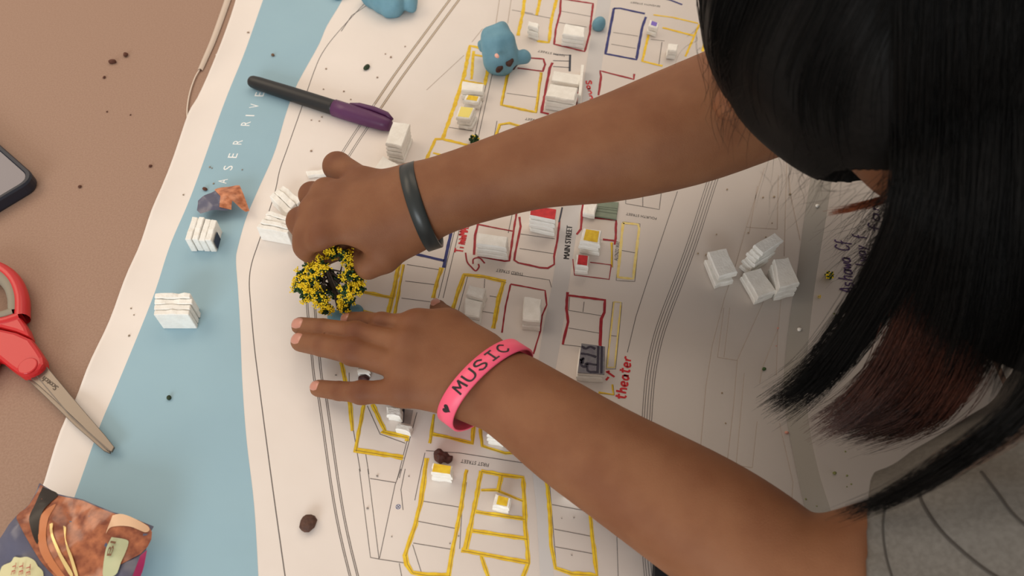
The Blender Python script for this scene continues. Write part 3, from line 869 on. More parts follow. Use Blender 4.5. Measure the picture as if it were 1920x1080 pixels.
# ------------------------------------------------------------------ phone at the left
p0, pa, pb = W(83, 350), W(0, 277), W(0, 421)
ph = empty('phone', tuple(p0 + Vector((0, 0, 0)))); tag(ph, 'dark phone in a navy case lying on the bare table', 'phone')
d1 = (pa - p0).normalized(); d2 = Vector((-d1.y, d1.x, 0))
if d2.dot(pb - p0) < 0: d2 = -d2
def rrect(inset, r, w=.072, l=.148):
    pts = []
    for cx, cy, a0 in [(w - inset - r, l - inset - r, 0), (inset + r, l - inset - r, 90), (inset + r, inset + r, 180), (w - inset - r, inset + r, 270)]:
        for k in range(7):
            t = math.radians(a0 + 15 * k)
            x, y = cx + r * math.cos(t), cy + r * math.sin(t)
            pts.append(p0 + d2 * x + d1 * y)
    return pts
def rslab(name, rings, m):
    mb = MB(); n = 28; V = []
    for ins, r, z in rings: V += [(p.x, p.y, z) for p in rrect(ins, r)]
    Fc = [tuple(range(n))[::-1], tuple((len(rings) - 1) * n + i for i in range(n))]
    for k in range(len(rings) - 1):
        for i in range(n): Fc.append((k * n + i, k * n + (i + 1) % n, (k + 1) * n + (i + 1) % n, (k + 1) * n + i))
    mb.add(V, Fc)
    o = mb.build(name, m, ph)
    bm = bmesh.new(); bm.from_mesh(o.data); bmesh.ops.recalc_face_normals(bm, faces=bm.faces); bm.to_mesh(o.data); bm.free()
rslab('case', [(.001, .010, TZ), (0, .011, TZ + .002), (0, .011, TZ + .0085), (.001, .010, TZ + .0100), (.003, .009, TZ + .0100), (.0035, .009, TZ + .0086)], mat('navy_case', (30, 34, 46), .45))
rslab('screen', [(.0036, .009, TZ + .008), (.0036, .009, TZ + .0090)], mat('phone_screen', (92, 86, 98), .12, spec=.5))

# ------------------------------------------------------------------ scissors
sc = empty('scissors', tuple(W(60, 690))); tag(sc, 'red handled scissors with grey grips, blades across the map edge', 'scissors')
M_steel = mat('blade_steel', (128, 118, 108), .4, metallic=.8, spec=.5)
M_redp = mat('red_plastic', (196, 34, 38), .38, coat=.2)
M_grip = mat('grey_rubber', (142, 132, 116), .7)
def slab(name, px, z0, z1, m, bev=.0008, parent=sc):
    mb = MB(); pts = [W(x, y, z1) for x, y in px]
    prism(mb, pts, TZ + z0, TZ + z1)
    o = mb.build(name, m, parent)
    bm = bmesh.new(); bm.from_mesh(o.data); bmesh.ops.recalc_face_normals(bm, faces=bm.faces); bm.to_mesh(o.data); bm.free()
    bv = o.modifiers.new('bevel', 'BEVEL'); bv.width = bev; bv.segments = 2; bv.limit_method = 'ANGLE'
    return o
blade0 = slab('blade', [(40, 694), (78, 676), (110, 714), (150, 762), (196, 815), (214, 838), (209, 847), (198, 842), (150, 795), (95, 743)], .0046, .0062, M_steel, .0003)
slab('blade', [(45, 706), (70, 696), (140, 775), (207, 843), (206, 850), (194, 845), (140, 798), (85, 744)], .0028, .0044, M_steel, .0003)
slab('handle', [(-6, 614), (30, 622), (57, 634), (70, 652), (80, 668), (82, 680), (74, 692), (52, 703), (36, 702), (18, 690), (-4, 672), (-40, 668), (-60, 640), (-40, 616)], .0015, .0105, M_redp, .003)
slab('handle', [(-10, 590), (36, 592), (49, 612), (57, 633), (28, 621), (-10, 611)], .0015, .0100, M_redp, .002)
def loop(name, px, r, z, m, flat, n=44):
    P = catmull([W(x, y, z) for x, y in px + px[:1]], n)
    mb = MB(); tube(mb, P, r, 12, False, flat)
    return mb.build(name, m, sc, True)
lp = [(42, 598), (41, 560), (28, 528), (2, 506), (-35, 500), (-68, 520), (-80, 560), (-66, 598), (-30, 610), (10, 608)]
h1 = loop('handle', lp, .0042, .006, M_redp, 1.3)
g1 = loop('grip_liner', [((x + 14) * .78 - 14, (y - 556) * .78 + 556) for x, y in lp], .0042, .0062, M_grip, 1.2)
lp2 = [(-10, 665), (-40, 660), (-90, 650), (-130, 670), (-140, 710), (-115, 740), (-70, 735), (-30, 705)]
sub(g1, h1)
h2 = loop('handle', lp2, .0045, .006, M_redp, 1.3)
sub(loop('grip_liner', [((x + 75) * .8 - 75, (y - 700) * .8 + 700) for x, y in lp2], .0042, .0062, M_grip, 1.2), h2)
mb = MB()
c = W(52, 686, .0108); V = []; 
pts = [c + Vector((.0055 * math.cos(t), .0055 * math.sin(t), 0)) for t in np.linspace(0, 2 * math.pi, 21)[:-1]]
prism(mb, pts, TZ + .0098, TZ + .0112); o = mb.build('pivot_cap', M_redp, sc)
bv = o.modifiers.new('bevel', 'BEVEL'); bv.width = .0012; bv.segments = 3
mb = MB(); flat_text(mb, 'Scotch', W(110, 725, .0063), W(84, 705, .0063), .0030, TZ + .00632, True)
sub(mb.build('lettering', mat('etched_grey', (92, 78, 66), .6)), blade0)
mb = MB(); ribbon(mb, dens([W(68, 704, .0063), W(130, 778, .0063), W(205, 845, .0063)], .004), .0005, TZ + .00634)
sub(mb.build('blade_edge', mat('edge_grey', (110, 100, 92), .4)), blade0)

# ------------------------------------------------------------------ snack wrapper at lower left
def crumple(x, y, amp=1.0, f=125.0, s=0.0):
    v = 0
    for i, (ax_, ay_, w) in enumerate([(1, .35, 1.0), (-.4, 1, .9), (.8, -.9, 1.5), (1.3, 1.1, 1.9)]):
        t = (ax_ * x + ay_ * y) * f * w + i * 1.7 + s
        v += abs(((t / math.pi) % 2) - 1) / (1 + i * .35)
    return amp * v * .0030
wc = W(150, 1020)
def hw_(x, y):
    p = Vector((x - wc.x, y - wc.y, 0))
    dome = max(0, 1 - (p.length / .065) ** 2) * .011
    return TZ + .0025 + dome + crumple(x, y, 1.0) * 1.25
wr = empty('snack_wrapper', (wc.x, wc.y, TZ + .0007)); tag(wr, 'crumpled foil snack wrapper with a brown cake picture lying on the map corner', 'wrapper')
zW = .010
def wpoly(pl): return [W(x, y, zW) for x, y in pl]
M_wr = mat('wrapper_blue', (92, 92, 112), .25, nscale=60, col2=(80, 82, 104), spec=.5)
drape('foil', wpoly([(84, 913), (118, 933), (170, 947), (232, 974), (292, 990), (284, 1010), (276, 1060), (262, 1110), (150, 1150), (-20, 1150), (-60, 1110), (-5, 1048), (48, 978), (66, 955)]), hw_, M_wr, wr)
def layer(name, pl, m, off): 
    pts = wpoly(pl)
    if len(pl) > 6: pts = catmull(pts + pts[:1], 40)[:-1]
    return drape(name, pts, lambda x, y: hw_(x, y) + off, m, wr)
M_cake = mat('cake_print', (180, 108, 70), .22, nscale=190, col2=(122, 60, 36), spec=.6)
cake = layer('cake_picture', [(86, 916), (118, 936), (170, 950), (230, 976), (284, 990), (283, 1030), (232, 1070), (190, 1110), (140, 1110), (92, 1060), (60, 1000), (50, 978), (68, 955)], M_cake, .0004)
rim = layer('cake_rim', [(90, 985), (112, 962), (120, 958), (108, 990), (104, 1030), (125, 1075), (140, 1100), (130, 1100), (100, 1060), (88, 1025)], mat('cake_rim', (196, 122, 78), .32), .0007)
dband = layer('dark_band', [(90, 920), (119, 934), (110, 955), (94, 985), (88, 1030), (78, 1005), (74, 980), (82, 955)], mat('cocoa_print', (42, 34, 28), .4), .0008)
icing = layer('pale_icing', [(228, 980), (250, 978), (284, 992), (280, 1004), (255, 997), (225, 1000), (215, 1012)], mat('icing_print', (226, 186, 150), .3), .0008)
M_gold = mat('gold_highlight', (236, 206, 140), .2, metallic=.4)  # golden highlights on the wrapper, put into the colour
layer('highlight_streak', [(112, 995), (118, 994), (117, 1012), (130, 1044), (146, 1080), (140, 1084), (126, 1050), (113, 1016)], M_gold, .0010)
layer('highlight_streak', [(134, 996), (139, 1000), (140, 1022), (150, 1050), (156, 1084), (150, 1084), (146, 1058), (140, 1030)], M_gold, .0010)
for o_ in (rim, dband, icing): sub(o_, cake)
gtag = layer('green_tag', [(224, 1018), (248, 1020), (249, 1030), (240, 1060), (232, 1085), (206, 1090), (203, 1070), (210, 1045)], mat('tag_print', (184, 188, 150), .35), .0011)
badge = layer('badge', [(14, 1085), (20, 1070), (38, 1062), (46, 1055), (58, 1057), (72, 1056), (84, 1062), (90, 1072), (98, 1082), (92, 1100), (60, 1115), (30, 1110)], mat('badge_print', (208, 202, 158), .35), .0008)
layer('magenta_edge', [(270, 1046), (282, 1036), (277, 1064), (268, 1090), (256, 1092)], mat('magenta_foil', (150, 22, 84), .3), .0006)
def wrap_text(s, a, b, cpx, m, off, part):
    A, B = W(*a, zW), W(*b, zW)
    mb = MB(); flat_text(mb, s, A, B, cpx / SC(a[0], a[1], zW), 0)
    mb.v = [(x, y, hw_(x, y) + off) for x, y, _ in mb.v]
    sub(mb.build('lettering', m), part)
M_rt = mat('wrapper_red_text', (168, 60, 56), .5)
wrap_text('TE', (72, 1072), (70, 1092), 8, M_rt, .0018, badge); wrap_text('TE', (58, 1069), (56, 1090), 8, M_rt, .0018, badge); wrap_text('TE', (44, 1068), (40, 1088), 8, M_rt, .0018, badge)
wrap_text('BI', (222, 1052), (232, 1026), 9, mat('tag_text', (120, 84, 60), .5), .0020, gtag)

# torn scrap of the same wrapper
ws = W(420, 382)
def hs_(x, y):
    p = Vector((x - ws.x, y - ws.y, 0))
    return TZ + .0015 + max(0, 1 - (p.length / .02) ** 2) * .006 + crumple(x, y, .8, 170, 2)
sp = empty('wrapper_scrap', (ws.x, ws.y, TZ + .0007)); tag(sp, 'torn scrap of orange and grey violet foil on the river print', 'wrapper')
zS = .005
drape('foil', [W(x, y, zS) for x, y in [(408, 362), (373, 380), (371, 398), (378, 405), (395, 402), (430, 398), (420, 375)]], hs_, M_wr, sp, .002)
drape('cake_picture', [W(x, y, zS) for x, y in [(405, 362), (432, 356), (452, 354), (460, 372), (469, 398), (462, 400), (440, 386), (436, 398), (415, 396), (418, 378)]], lambda x, y: hs_(x, y) + .0006, mat('scrap_orange', (204, 134, 96), .3, nscale=240, col2=(150, 84, 50)), sp, .002)

# ------------------------------------------------------------------ torn plastic strip near the map edge
mb = MB()
P = catmull([W(x, y, .002) for x, y in [(432, -20), (420, 15), (400, 70), (385, 105), (374, 130)]], 16)
n = len(P); V = []
for i, p in enumerate(P):
    s = .0030 * (1 - .3 * i / n)
    V += [(p.x - s, p.y, TZ + .0008), (p.x - s * .4, p.y, TZ + .0022), (p.x + s * .4, p.y + .0003, TZ + .0024), (p.x + s, p.y, TZ + .0008)]
mb.add(V, [(4 * i + j, 4 * i + 4 + j, 4 * i + 5 + j, 4 * i + 1 + j) for i in range(n - 1) for j in range(3)])
st = empty('plastic_strip', tuple(W(395, 90))); tag(st, 'torn whitish plastic strip with a stringy end beside the map edge', 'strip')
M_str = mat('milky_plastic', (206, 188, 172), .35, spec=.5)
mb.build('strip', M_str, st, True)
mb = MB(); tube(mb, catmull([W(x, y, .001) for x, y in [(376, 128), (366, 145), (357, 170), (352, 195), (351, 215), (353, 234)]], 24), .0006, 6)
mb.build('thread', mat('pale_thread', (222, 206, 190), .5), st, True)

# ------------------------------------------------------------------ crumbs and small bits
def crumb(px, py, rpx, m, label, group, name='crumb', el=1.3, ang=0.0, seed=0, cat='crumb', on_paper=True):
    r = (.8 if rpx > 3.3 else .62) * rpx / SC(px, py)
    z0 = TZ + (.0007 if on_paper else 0)
    c = W(px, py); c.z = 0
    bm = bmesh.new(); bmesh.ops.create_icosphere(bm, subdivisions=2, radius=1)
    rs = random.Random(seed * 31 + int(px) * 7 + int(py))
    ph = [rs.uniform(0, 6) for _ in range(3)]
    for v in bm.verts:
        k = 1 + .12 * math.sin(2 * v.co.x + ph[0]) + .12 * math.sin(3 * v.co.y + ph[1]) + .08 * math.sin(5 * v.co.z + ph[2])
        v.co = Vector((v.co.x * el * k * .9, v.co.y * k / el ** .15, max(v.co.z * k * .75, -.6))) * r
        x, y = v.co.x, v.co.y
        v.co.x, v.co.y = x * math.cos(ang) - y * math.sin(ang), x * math.sin(ang) + y * math.cos(ang)
        v.co.z += .6 * r
    o = bm_obj(name, bm, m, None, True)
    o.location = (c.x, c.y, z0)
    tag(o, label, cat, group)
    return o
M_dkbrown = mat('dark_brown_crumb', (96, 58, 44), .85, noise=.3, nscale=700)
M_dkgreen = mat('dark_green_bit', (46, 62, 40), .8, noise=.3, nscale=700)
for px, py, r, e, a in [(212, 118, 7, 1.3, .2), (237, 105, 6.5, 1.1, 1.8), (196, 146, 3.5, 1.1, 0), (201, 210, 3, 1, 0), (245, 216, 2.5, 1.2, 1), (283, 312, 4, 1.1, .5), (151, 351, 4, 1.1, .7)]:
    big = r > 5
    crumb(px, py, r, M_dkbrown, 'large oval dark brown crumb of a close pair on the bare table' if big else 'small dark brown crumb on the bare table', 'pair of large brown crumbs' if big else 'small brown crumbs on the table', el=e, ang=a, on_paper=False)
crumb(385, 357, 5, M_dkbrown, 'dark brown crumb on the river beside the foil scrap', None, el=1.4, ang=-.5)
crumb(513, 106, 4, mat('tan_crumb', (110, 82, 62), .8), 'small tan crumb on the river print above the pen', None, el=1.2, ang=-.7)
crumb(689, 129, 6, M_dkgreen, 'dark green seed-shaped bit on the map beside the pen', None, 'green_bit', 2.1, 1.1, cat='foliage bit')
crumb(579, 986, 17, mat('brown_stone', (92, 62, 50), .7, noise=.35, nscale=400, bump=.0008, bscale=500), 'brown pebble standing on the white bank of the map', None, 'pebble', 1.55, 1.15, cat='pebble')
crumb(318, 748, 5.5, M_dkgreen, 'dark green bit lying on the blue river', None, 'green_bit', 1.2, .3, cat='foliage bit')
crumb(1431, 694, 4.5, mat('green_bit', (58, 84, 44), .8), 'small green bit on the map beside the hair tips', None, 'green_bit', 1.2, .4, cat='foliage bit')
for px, py, r in [(1458, 617, 3), (1474, 813, 4), (1455, 650, 2)]:
    crumb(px, py, r, mat('pink_bit', (196, 140, 124), .8), 'tiny pinkish crumb on the map near the grey road', 'pinkish crumbs near the grey road')
for px, py, r in [(1531, 388, 4.5), (1497, 620, 5)]:
    crumb(px, py, r, M_foam, 'small white foam chip on the grey road', 'foam chips on the grey road', 'foam_chip', 1.3, .8, cat='foam chip')
crumb(409, 106, 4, M_foam, 'small white foam chip on the map edge', None, 'foam_chip', 1.4, -.6, cat='foam chip')
for px, py, r in [(1563, 889, 4), (1587, 893, 3), (1595, 909, 2.5), (1587, 914, 2), (1556, 666, 3), (1584, 848, 2.5), (1563, 590, 3), (1567, 600, 2), (1510, 937, 2.5), (1530, 950, 2)]:
    crumb(px, py, r, mat('olive_bit', (124, 126, 78), .8), 'tiny olive crumb on the map beyond the grey road', 'olive crumbs beyond the grey road')
for px, py, r in [(733, 109, 3), (723, 103, 2), (708, 147, 2.5), (612, 131, 2.5), (584, 285, 3), (645, 173, 2.5), (607, 169, 2), (584, 227, 2), (604, 221, 2.2), (599, 229, 2), (466, 63, 3), (760, 89, 2), (658, 188, 2)]:
    crumb(px, py, r, mat('grey_speck', (152, 128, 108), .8), 'tiny brown speck on the map around the pen', 'specks around the pen')
for px, py, r in [(708, 894, 3), (767, 894, 2), (690, 954, 3.2), (735, 1007, 1.8), (860, 1006, 2.2), (844, 1020, 2), (1076, 972, 2), (1072, 1042, 2), (1053, 973, 1.6), (630, 705, 2.5)]:
    crumb(px, py, r, mat('grey_speck2', (140, 132, 126), .8), 'tiny grey speck on the white lots', 'specks on the white lots')
for px, py, r in [(1343, 441, 2), (1363, 357, 2.5), (1451, 371, 3), (1481, 366, 3), (1447, 420, 2), (1435, 446, 2.2), (1402, 438, 2), (1353, 738, 2.5), (1360, 795, 2.2), (1430, 372, 2.5), (1324, 480, 3), (1308, 477, 2.5)]:
    crumb(px, py, r, mat('speck3', (152, 132, 106), .8), 'tiny speck on the map around the foam blocks by the grey road', 'specks around the foam blocks')
for px, py, r in [(243, 631, 3), (247, 580, 2.5), (252, 592, 2), (316, 375, 2.5), (345, 367, 2.5), (394, 315, 2.5), (398, 317, 2), (401, 346, 2.5), (455, 320, 2)]:
    crumb(px, py, r, mat('speck4', (150, 134, 116), .8), 'tiny speck beside the river name', 'specks along the river')
M_lumpb = mat('brown_dough', (82, 44, 36), .6, nscale=500, col2=(64, 32, 28), bump=.0004, bscale=700)
lump('brown_lump', [cap(wp(823, 852, .003), wp(826, 858, .003), .003, .003, .001), cap(wp(830, 857, .003), wp(840, 860, .0025), .003, .0025, .001)], 'dark brown dough lump beside the first street name', 'dough', M_lumpb, res=.0004, noise=.0004, nf=900)
lump('brown_lump', [cap(wp(678, 710, .002), wp(686, 709, .002), .002, .002, .001)], 'small dark brown lump seen between the fingers', 'dough', M_lumpb, res=.0004, noise=.0003, nf=900)

# little sprigs broken off the model tree
M_leafg = mat('tree_green', (40, 74, 34), .8, nscale=900, col2=(28, 52, 26))
M_flower = mat('tree_yellow', (244, 216, 40), .75, nscale=1400, col2=(228, 190, 22))
ICO_V = None
def ico():
    global ICO_V
    if ICO_V is None:
        bm = bmesh.new(); bmesh.ops.create_icosphere(bm, subdivisions=1, radius=1)
        ICO_V = ([v.co.copy() for v in bm.verts], [tuple(v.index for v in f.verts) for f in bm.faces]); bm.free()
    return ICO_V
def puff(mb, c, r, rs):
    V, Fc = ico()
    mb.add([c + Vector((v.x * r * rs.uniform(.6, 1.4), v.y * r * rs.uniform(.6, 1.4), v.z * r * rs.uniform(.6, 1.4))) for v in V], Fc)
def sprig(px, py, rpx, label, ny, ng, name='tree_sprig'):
    c = W(px, py); r = rpx / SC(px, py); c.z = TZ + r * .8
    rs = random.Random(int(px))
    root = empty(name, (c.x, c.y, TZ + .0007)); tag(root, label, 'foliage bit')
    for nm, m, n in (('leaves', M_leafg, ng), ('blossoms', M_flower, ny)):
        mb = MB()
        for _ in range(n):
            d = Vector((rs.gauss(0, 1), rs.gauss(0, 1), rs.gauss(0, .8) + (.35 if nm == 'blossoms' else -.1))).normalized() * r * rs.uniform(.4, .9)
            puff(mb, c + d, r * .2, rs)
        if n:
            o = mb.build(nm, m, root); o['kind'] = 'stuff'
sprig(1553, 520, 9, 'yellow and green tree sprig on the map beyond the grey road', 22, 30)
sprig(1535, 558, 4, 'tiny yellow blossom clump on the map beyond the grey road', 14, 4)
sprig(889, 267, 11, 'dark green sprig with a yellow edge beside the raised forearm', 6, 60)

# ------------------------------------------------------------------ unidentified dark shape, built as a flat slab, under the forearm at the sheet edge
q = [W(x, y, .003) for x, y in [(1226, 1036), (1330, 1040), (1350, 1160), (1222, 1140)]]
mb = MB(); V, Fc = layer_mesh(q[::-1], TZ + .0007, TZ + .005, .0002); mb.add(V, Fc)
tag(mb.build('dark_slab', mat('black_slab', (28, 30, 33), .5)), 'black flat slab edge lying under the lower forearm', 'case')

# ------------------------------------------------------------------ model tree with yellow blossoms
base = W(640, 588, .004)
tr = empty('model_tree', (base.x, base.y, TZ + .002)); tag(tr, 'small model tree with yellow blossoms and green leaves held by the fist', 'model tree')
M_bark = mat('tree_bark', (62, 48, 38), .8, noise=.3, nscale=500)
mb = MB()
trunk = catmull([W(641, 589, .003), W(634, 560, .012), W(622, 530, .022), W(612, 505, .031), W(606, 485, .037)], 14)
tube(mb, trunk, [.0026 - .0001 * i for i in range(14)], 8)
mb.build('trunk', M_bark, tr, True)
rs = random.Random(11)
clusters = [(598, 480, 40), (622, 474, 42), (645, 480, 40), (580, 498, 36), (660, 498, 36), (566, 518, 31), (562, 540, 27), (578, 528, 33), (590, 548, 28), (575, 556, 23), (602, 562, 24),
            (670, 520, 31), (674, 540, 26), (662, 540, 29), (654, 560, 23), (646, 574, 18), (612, 578, 17), (655, 515, 36), (605, 500, 43), (588, 512, 38), (570, 545, 30), (648, 546, 31)]
br = MB()
gv = MB(); yv = MB()
for cx, cy, cz in clusters:
    c = W(cx, cy, cz / 1000)
    j = rs.choice(trunk[4:])
    tube(br, [j, j.lerp(c, .5) + Vector((0, 0, .001)), c], [.0006, .0005, .0003], 5)
    rad = 15 / SC(cx, cy, cz / 1000)
    tocam = (CAM + Vector((0, 0, TZ)) - c).normalized()
    for _ in range(90):
        d = Vector((rs.gauss(0, 1), rs.gauss(0, 1), rs.gauss(0, 1))).normalized()
        puff(gv, c + d * rad * rs.uniform(.2, .8), .0008, rs)
    for _ in range(9):                       # small flower heads of many florets
        d = Vector((rs.gauss(0, 1), rs.gauss(0, 1) - .2, rs.gauss(0, 1) + .7)).normalized()
        fc = c + d * rad * rs.uniform(.75, 1.0)
        for _ in range(16):
            e = Vector((rs.gauss(0, 1), rs.gauss(0, 1), rs.gauss(0, 1))) * .00085
            puff(yv, fc + e, .00048, rs)
for cx, cy, cz in [(616, 512, 24), (598, 522, 24), (632, 524, 22), (612, 545, 16), (630, 552, 13), (600, 500, 30)]:
    c = W(cx, cy, cz / 1000)
    for _ in range(70):
        d = Vector((rs.gauss(0, 1), rs.gauss(0, 1), rs.gauss(0, 1))).normalized()
        puff(gv, c + d * .0042 * rs.uniform(.2, 1), .0008, rs)
br.build('branches', M_bark, tr, True)
o = gv.build('leaves', M_leafg, tr); o['kind'] = 'stuff'
o = yv.build('blossoms', M_flower, tr); o['kind'] = 'stuff'

# ------------------------------------------------------------------ the person
def S(px, py, zmm, rpx):
    z = zmm / 1000.0
    return W(px, py, z), rpx / SC(px, py, z)
def chain(nodes, k, n=None, s=1.0, smooth_=0):
    out = []
    N = [S(*q) for q in nodes]
    if smooth_:
        P = catmull([p for p, r in N], smooth_); Rr = catmull([Vector((r, 0, 0)) for p, r in N], smooth_)
        N = [(p, r.x) for p, r in zip(P, Rr)]
    for (a, ra), (b, rb) in zip(N[:-1], N[1:]):
        out.append(cap(a, b, ra, rb, k, n, s))
    return out
person = empty('person', (0.45, -0.04, 0))
tag(person, 'person with long dark hair and grey t-shirt leaning over the map, holding a model tree', 'person')
upv = (0, 0, 1)

# open hand and its arm
L = []
L += chain([(928, 720, 33, 72), (1010, 775, 34, 80), (1100, 838, 37, 92), (1280, 948, 41, 112), (1400, 1025, 43, 116), (1490, 1092, 44, 112)], .006, upv, .88, 24)
L += chain([(1490, 1092, 44, 112), (1580, 1080, 48, 108), (1670, 1052, 55, 108), (1770, 1040, 65, 118), (1870, 1030, 75, 140)], .004, None, 1.0, 12)
L += chain([(900, 668, 28, 50), (838, 616, 26, 33), (795, 612, 28, 28)], .008)
L += chain([(905, 690, 30, 42), (778, 618, 32, 29)], .012) + chain([(905, 705, 32, 44), (766, 650, 35, 28)], .010) + chain([(900, 728, 32, 44), (760, 690, 34, 28)], .010) + chain([(890, 748, 28, 40), (755, 734, 29, 27)], .010)
L += chain([(880, 665, 24, 38), (848, 618, 17, 24)], .010)
L += chain([(848, 618, 17, 24), (835, 596, 12, 20), (821, 577, 9, 16)], .004)
LF = {'index': [(778, 614, 32, 26), (716, 606, 29, 19), (684, 601, 20, 17), (655, 600, 13, 16)],
      'middle': [(766, 650, 35, 26), (668, 624, 31, 20), (606, 615, 21, 18), (563, 611, 14, 17)],
      'ring': [(760, 690, 34, 27), (662, 660, 32, 24), (604, 648, 23, 21), (564, 641, 15, 19)],
      'pinky': [(755, 734, 29, 26), (678, 736, 26, 20.5), (636, 733, 19, 18.5), (597, 728, 11, 16.5)]}
for nm, nodes in LF.items():
    L += chain(nodes[:2], .0022) + chain(nodes[1:], .0012)
    (p, r) = S(*nodes[1]); L.append(cap(p, p, r * 1.06, r * 1.06, .003))
    (p, r) = S(*nodes[0]); p = p + Vector((0, 0, .0015)); L.append(cap(p, p, r * 1.0, r * 1.0, .006))
VL, FL = sdf_mesh(L, .0013, smooth_iter=2)

# fist and its arm
R = []
sh_r = Vector((.32, .11, TZ + .14))
R += chain([(772, 388, 58, 69), (820, 368, 62, 68), (1000, 312, 75, 78), (1150, 278, 85, 97), (1300, 230, 92, 112), (1450, 172, 96, 116), (1530, 150, 98, 112)], .006, upv, .9, 28)
eb, er = S(1530, 150, 98, 112)
R.append(cap(eb, sh_r, er, .040, .014))
R += chain([(765, 352, 57, 36), (674, 346, 54, 28)], .012) + chain([(765, 372, 60, 38), (638, 372, 57, 29)], .010) + chain([(765, 398, 60, 38), (614, 406, 58, 29)], .010) + chain([(765, 422, 56, 38), (610, 446, 56, 30)], .010)
R += chain([(770, 432, 50, 36), (718, 482, 42, 30)], .012)
R += chain([(690, 420, 50, 60), (660, 425, 46, 50)], .012)
R += chain([(612, 362, 54, 30), (592, 398, 54, 28), (583, 440, 50, 29), (580, 462, 46, 28)], .006)
RF = {'pinky': [(682, 350, 54, 33), (633, 312, 45, 27), (640, 332, 26, 20), (660, 352, 20, 17)],
      'ring': [(638, 372, 57, 28), (586, 366, 46, 25), (592, 398, 25, 20), (618, 420, 20, 17)],
      'middle': [(614, 406, 58, 29), (565, 415, 46, 27), (578, 452, 26, 21), (612, 468, 22, 18)],
      'index': [(610, 446, 56, 30), (580, 460, 46, 28), (598, 488, 36, 21), (622, 494, 34, 17)]}
for nm, nodes in RF.items():
    R += chain(nodes, .0022)
    (p, r) = S(*nodes[0]); R.append(cap(p, p, r, r, .006))
ctr, cr = S(642, 498, 40, 52)
R.append(cap(ctr, ctr + Vector((0, -.02, 0)), cr, cr, .006, sub=True))
R += chain([(718, 482, 42, 30), (690, 500, 38, 22), (660, 478, 32, 18), (640, 466, 28, 16)], .004)
R += chain([(598, 478, 38, 22), (618, 474, 32, 18), (632, 474, 28, 15)], .003)
VR, FR = sdf_mesh(R, .0013, smooth_iter=2)

# head, neck, torso (mostly under hair and shirt)
hc = W(1700, -40, .215)
F0 = Vector((-.75, .10, -.62)).normalized()       # where the face looks
HU = Vector((-.62, .0, .78)); HU = (HU - F0 * HU.dot(F0)).normalized()   # crown
HS = F0.cross(HU)                                  # sideways
B = []
B.append(cap(hc, hc, .073, .073, .01))
B.append(cap(hc + F0 * .02, hc + F0 * .03 - HU * .045, .055, .040, .02))
jaw, jr = S(1712, 300, 168, 84)
B.append(cap(jaw, hc, jr, .05, .02))
neck = Vector((.275, -.035, TZ + .165))
B.append(cap(hc - HU * .03 + Vector((.02, 0, 0)), neck, .040, .046, .02))
B.append(cap(hc + F0 * .075 - HU * .012, hc + F0 * .088 - HU * .022, .006, .009, .008))                     # nose
for sx in (-1, 1):
    B.append(cap(hc + HS * sx * .074 - HU * .012, hc + HS * sx * .076 + HU * .012, .008, .010, .004, tuple(HS), .45))     # ears
    e_ = hc + F0 * .074 + HS * sx * .028 + HU * .004
    B.append(cap(e_, e_, .010, .010, .006, sub=True))
    B.append(cap(e_ - F0 * .004, e_ - F0 * .004, .0095, .0095, .001))                                               # eyeballs
mo = hc + F0 * .072 - HU * .046
B.append(cap(mo - HS * .016, mo + HS * .016, .0055, .0055, .004))
B.append(cap(mo - HS * .018 + F0 * .006, mo + HS * .018 + F0 * .006, .0012, .0012, .002, sub=True))                 # mouth line
chest = Vector((.385, -.08, TZ + .10)); pelvis = Vector((.55, -.05, TZ - .05))
shl = S(1870, 1030, 75, 140)[0]
B.append(cap(neck, chest, .045, .07, .03)); B.append(cap(chest, pelvis, .075, .08, .03))
B.append(cap(shl, chest, .030, .06, .03)); B.append(cap(sh_r, chest, .035, .06, .03))
VB, FB = sdf_mesh(B, .0026, smooth_iter=2)
V = np.concatenate([VL, VR, VB]); Fq = np.concatenate([FL, FR + len(VL), FB + len(VL) + len(VR)])
body = fast_mesh('body', V, Fq, M_skin, person)
pig = np.zeros(len(V), np.float32)
for FF in (LF, RF):
    for nm, nodes in FF.items():
        for k, amt, rr_ in ((0, .35, .006), (1, .6, .0045), (2, .45, .003)):
            p, r = S(*nodes[k]); p = np.array(p) + np.array((0, -.002, r * .8))
            pig = np.maximum(pig, amt * np.exp(-((V - p) ** 2).sum(1) / (2 * rr_ ** 2)))
body.data.attributes.new('pig', 'FLOAT', 'POINT').data.foreach_set('value', pig)
nt = M_skin.node_tree; bs = nt.nodes['Principled BSDF']
src = bs.inputs['Base Color'].links[0].from_socket
at = nt.nodes.new('ShaderNodeAttribute'); at.attribute_name = 'pig'
mx = nt.nodes.new('ShaderNodeMix'); mx.data_type = 'RGBA'
nt.links.new(at.outputs['Fac'], mx.inputs['Factor']); nt.links.new(src, mx.inputs['A']); mx.inputs['B'].default_value = srgb((96, 54, 38))
nt.links.new(mx.outputs['Result'], bs.inputs['Base Color'])

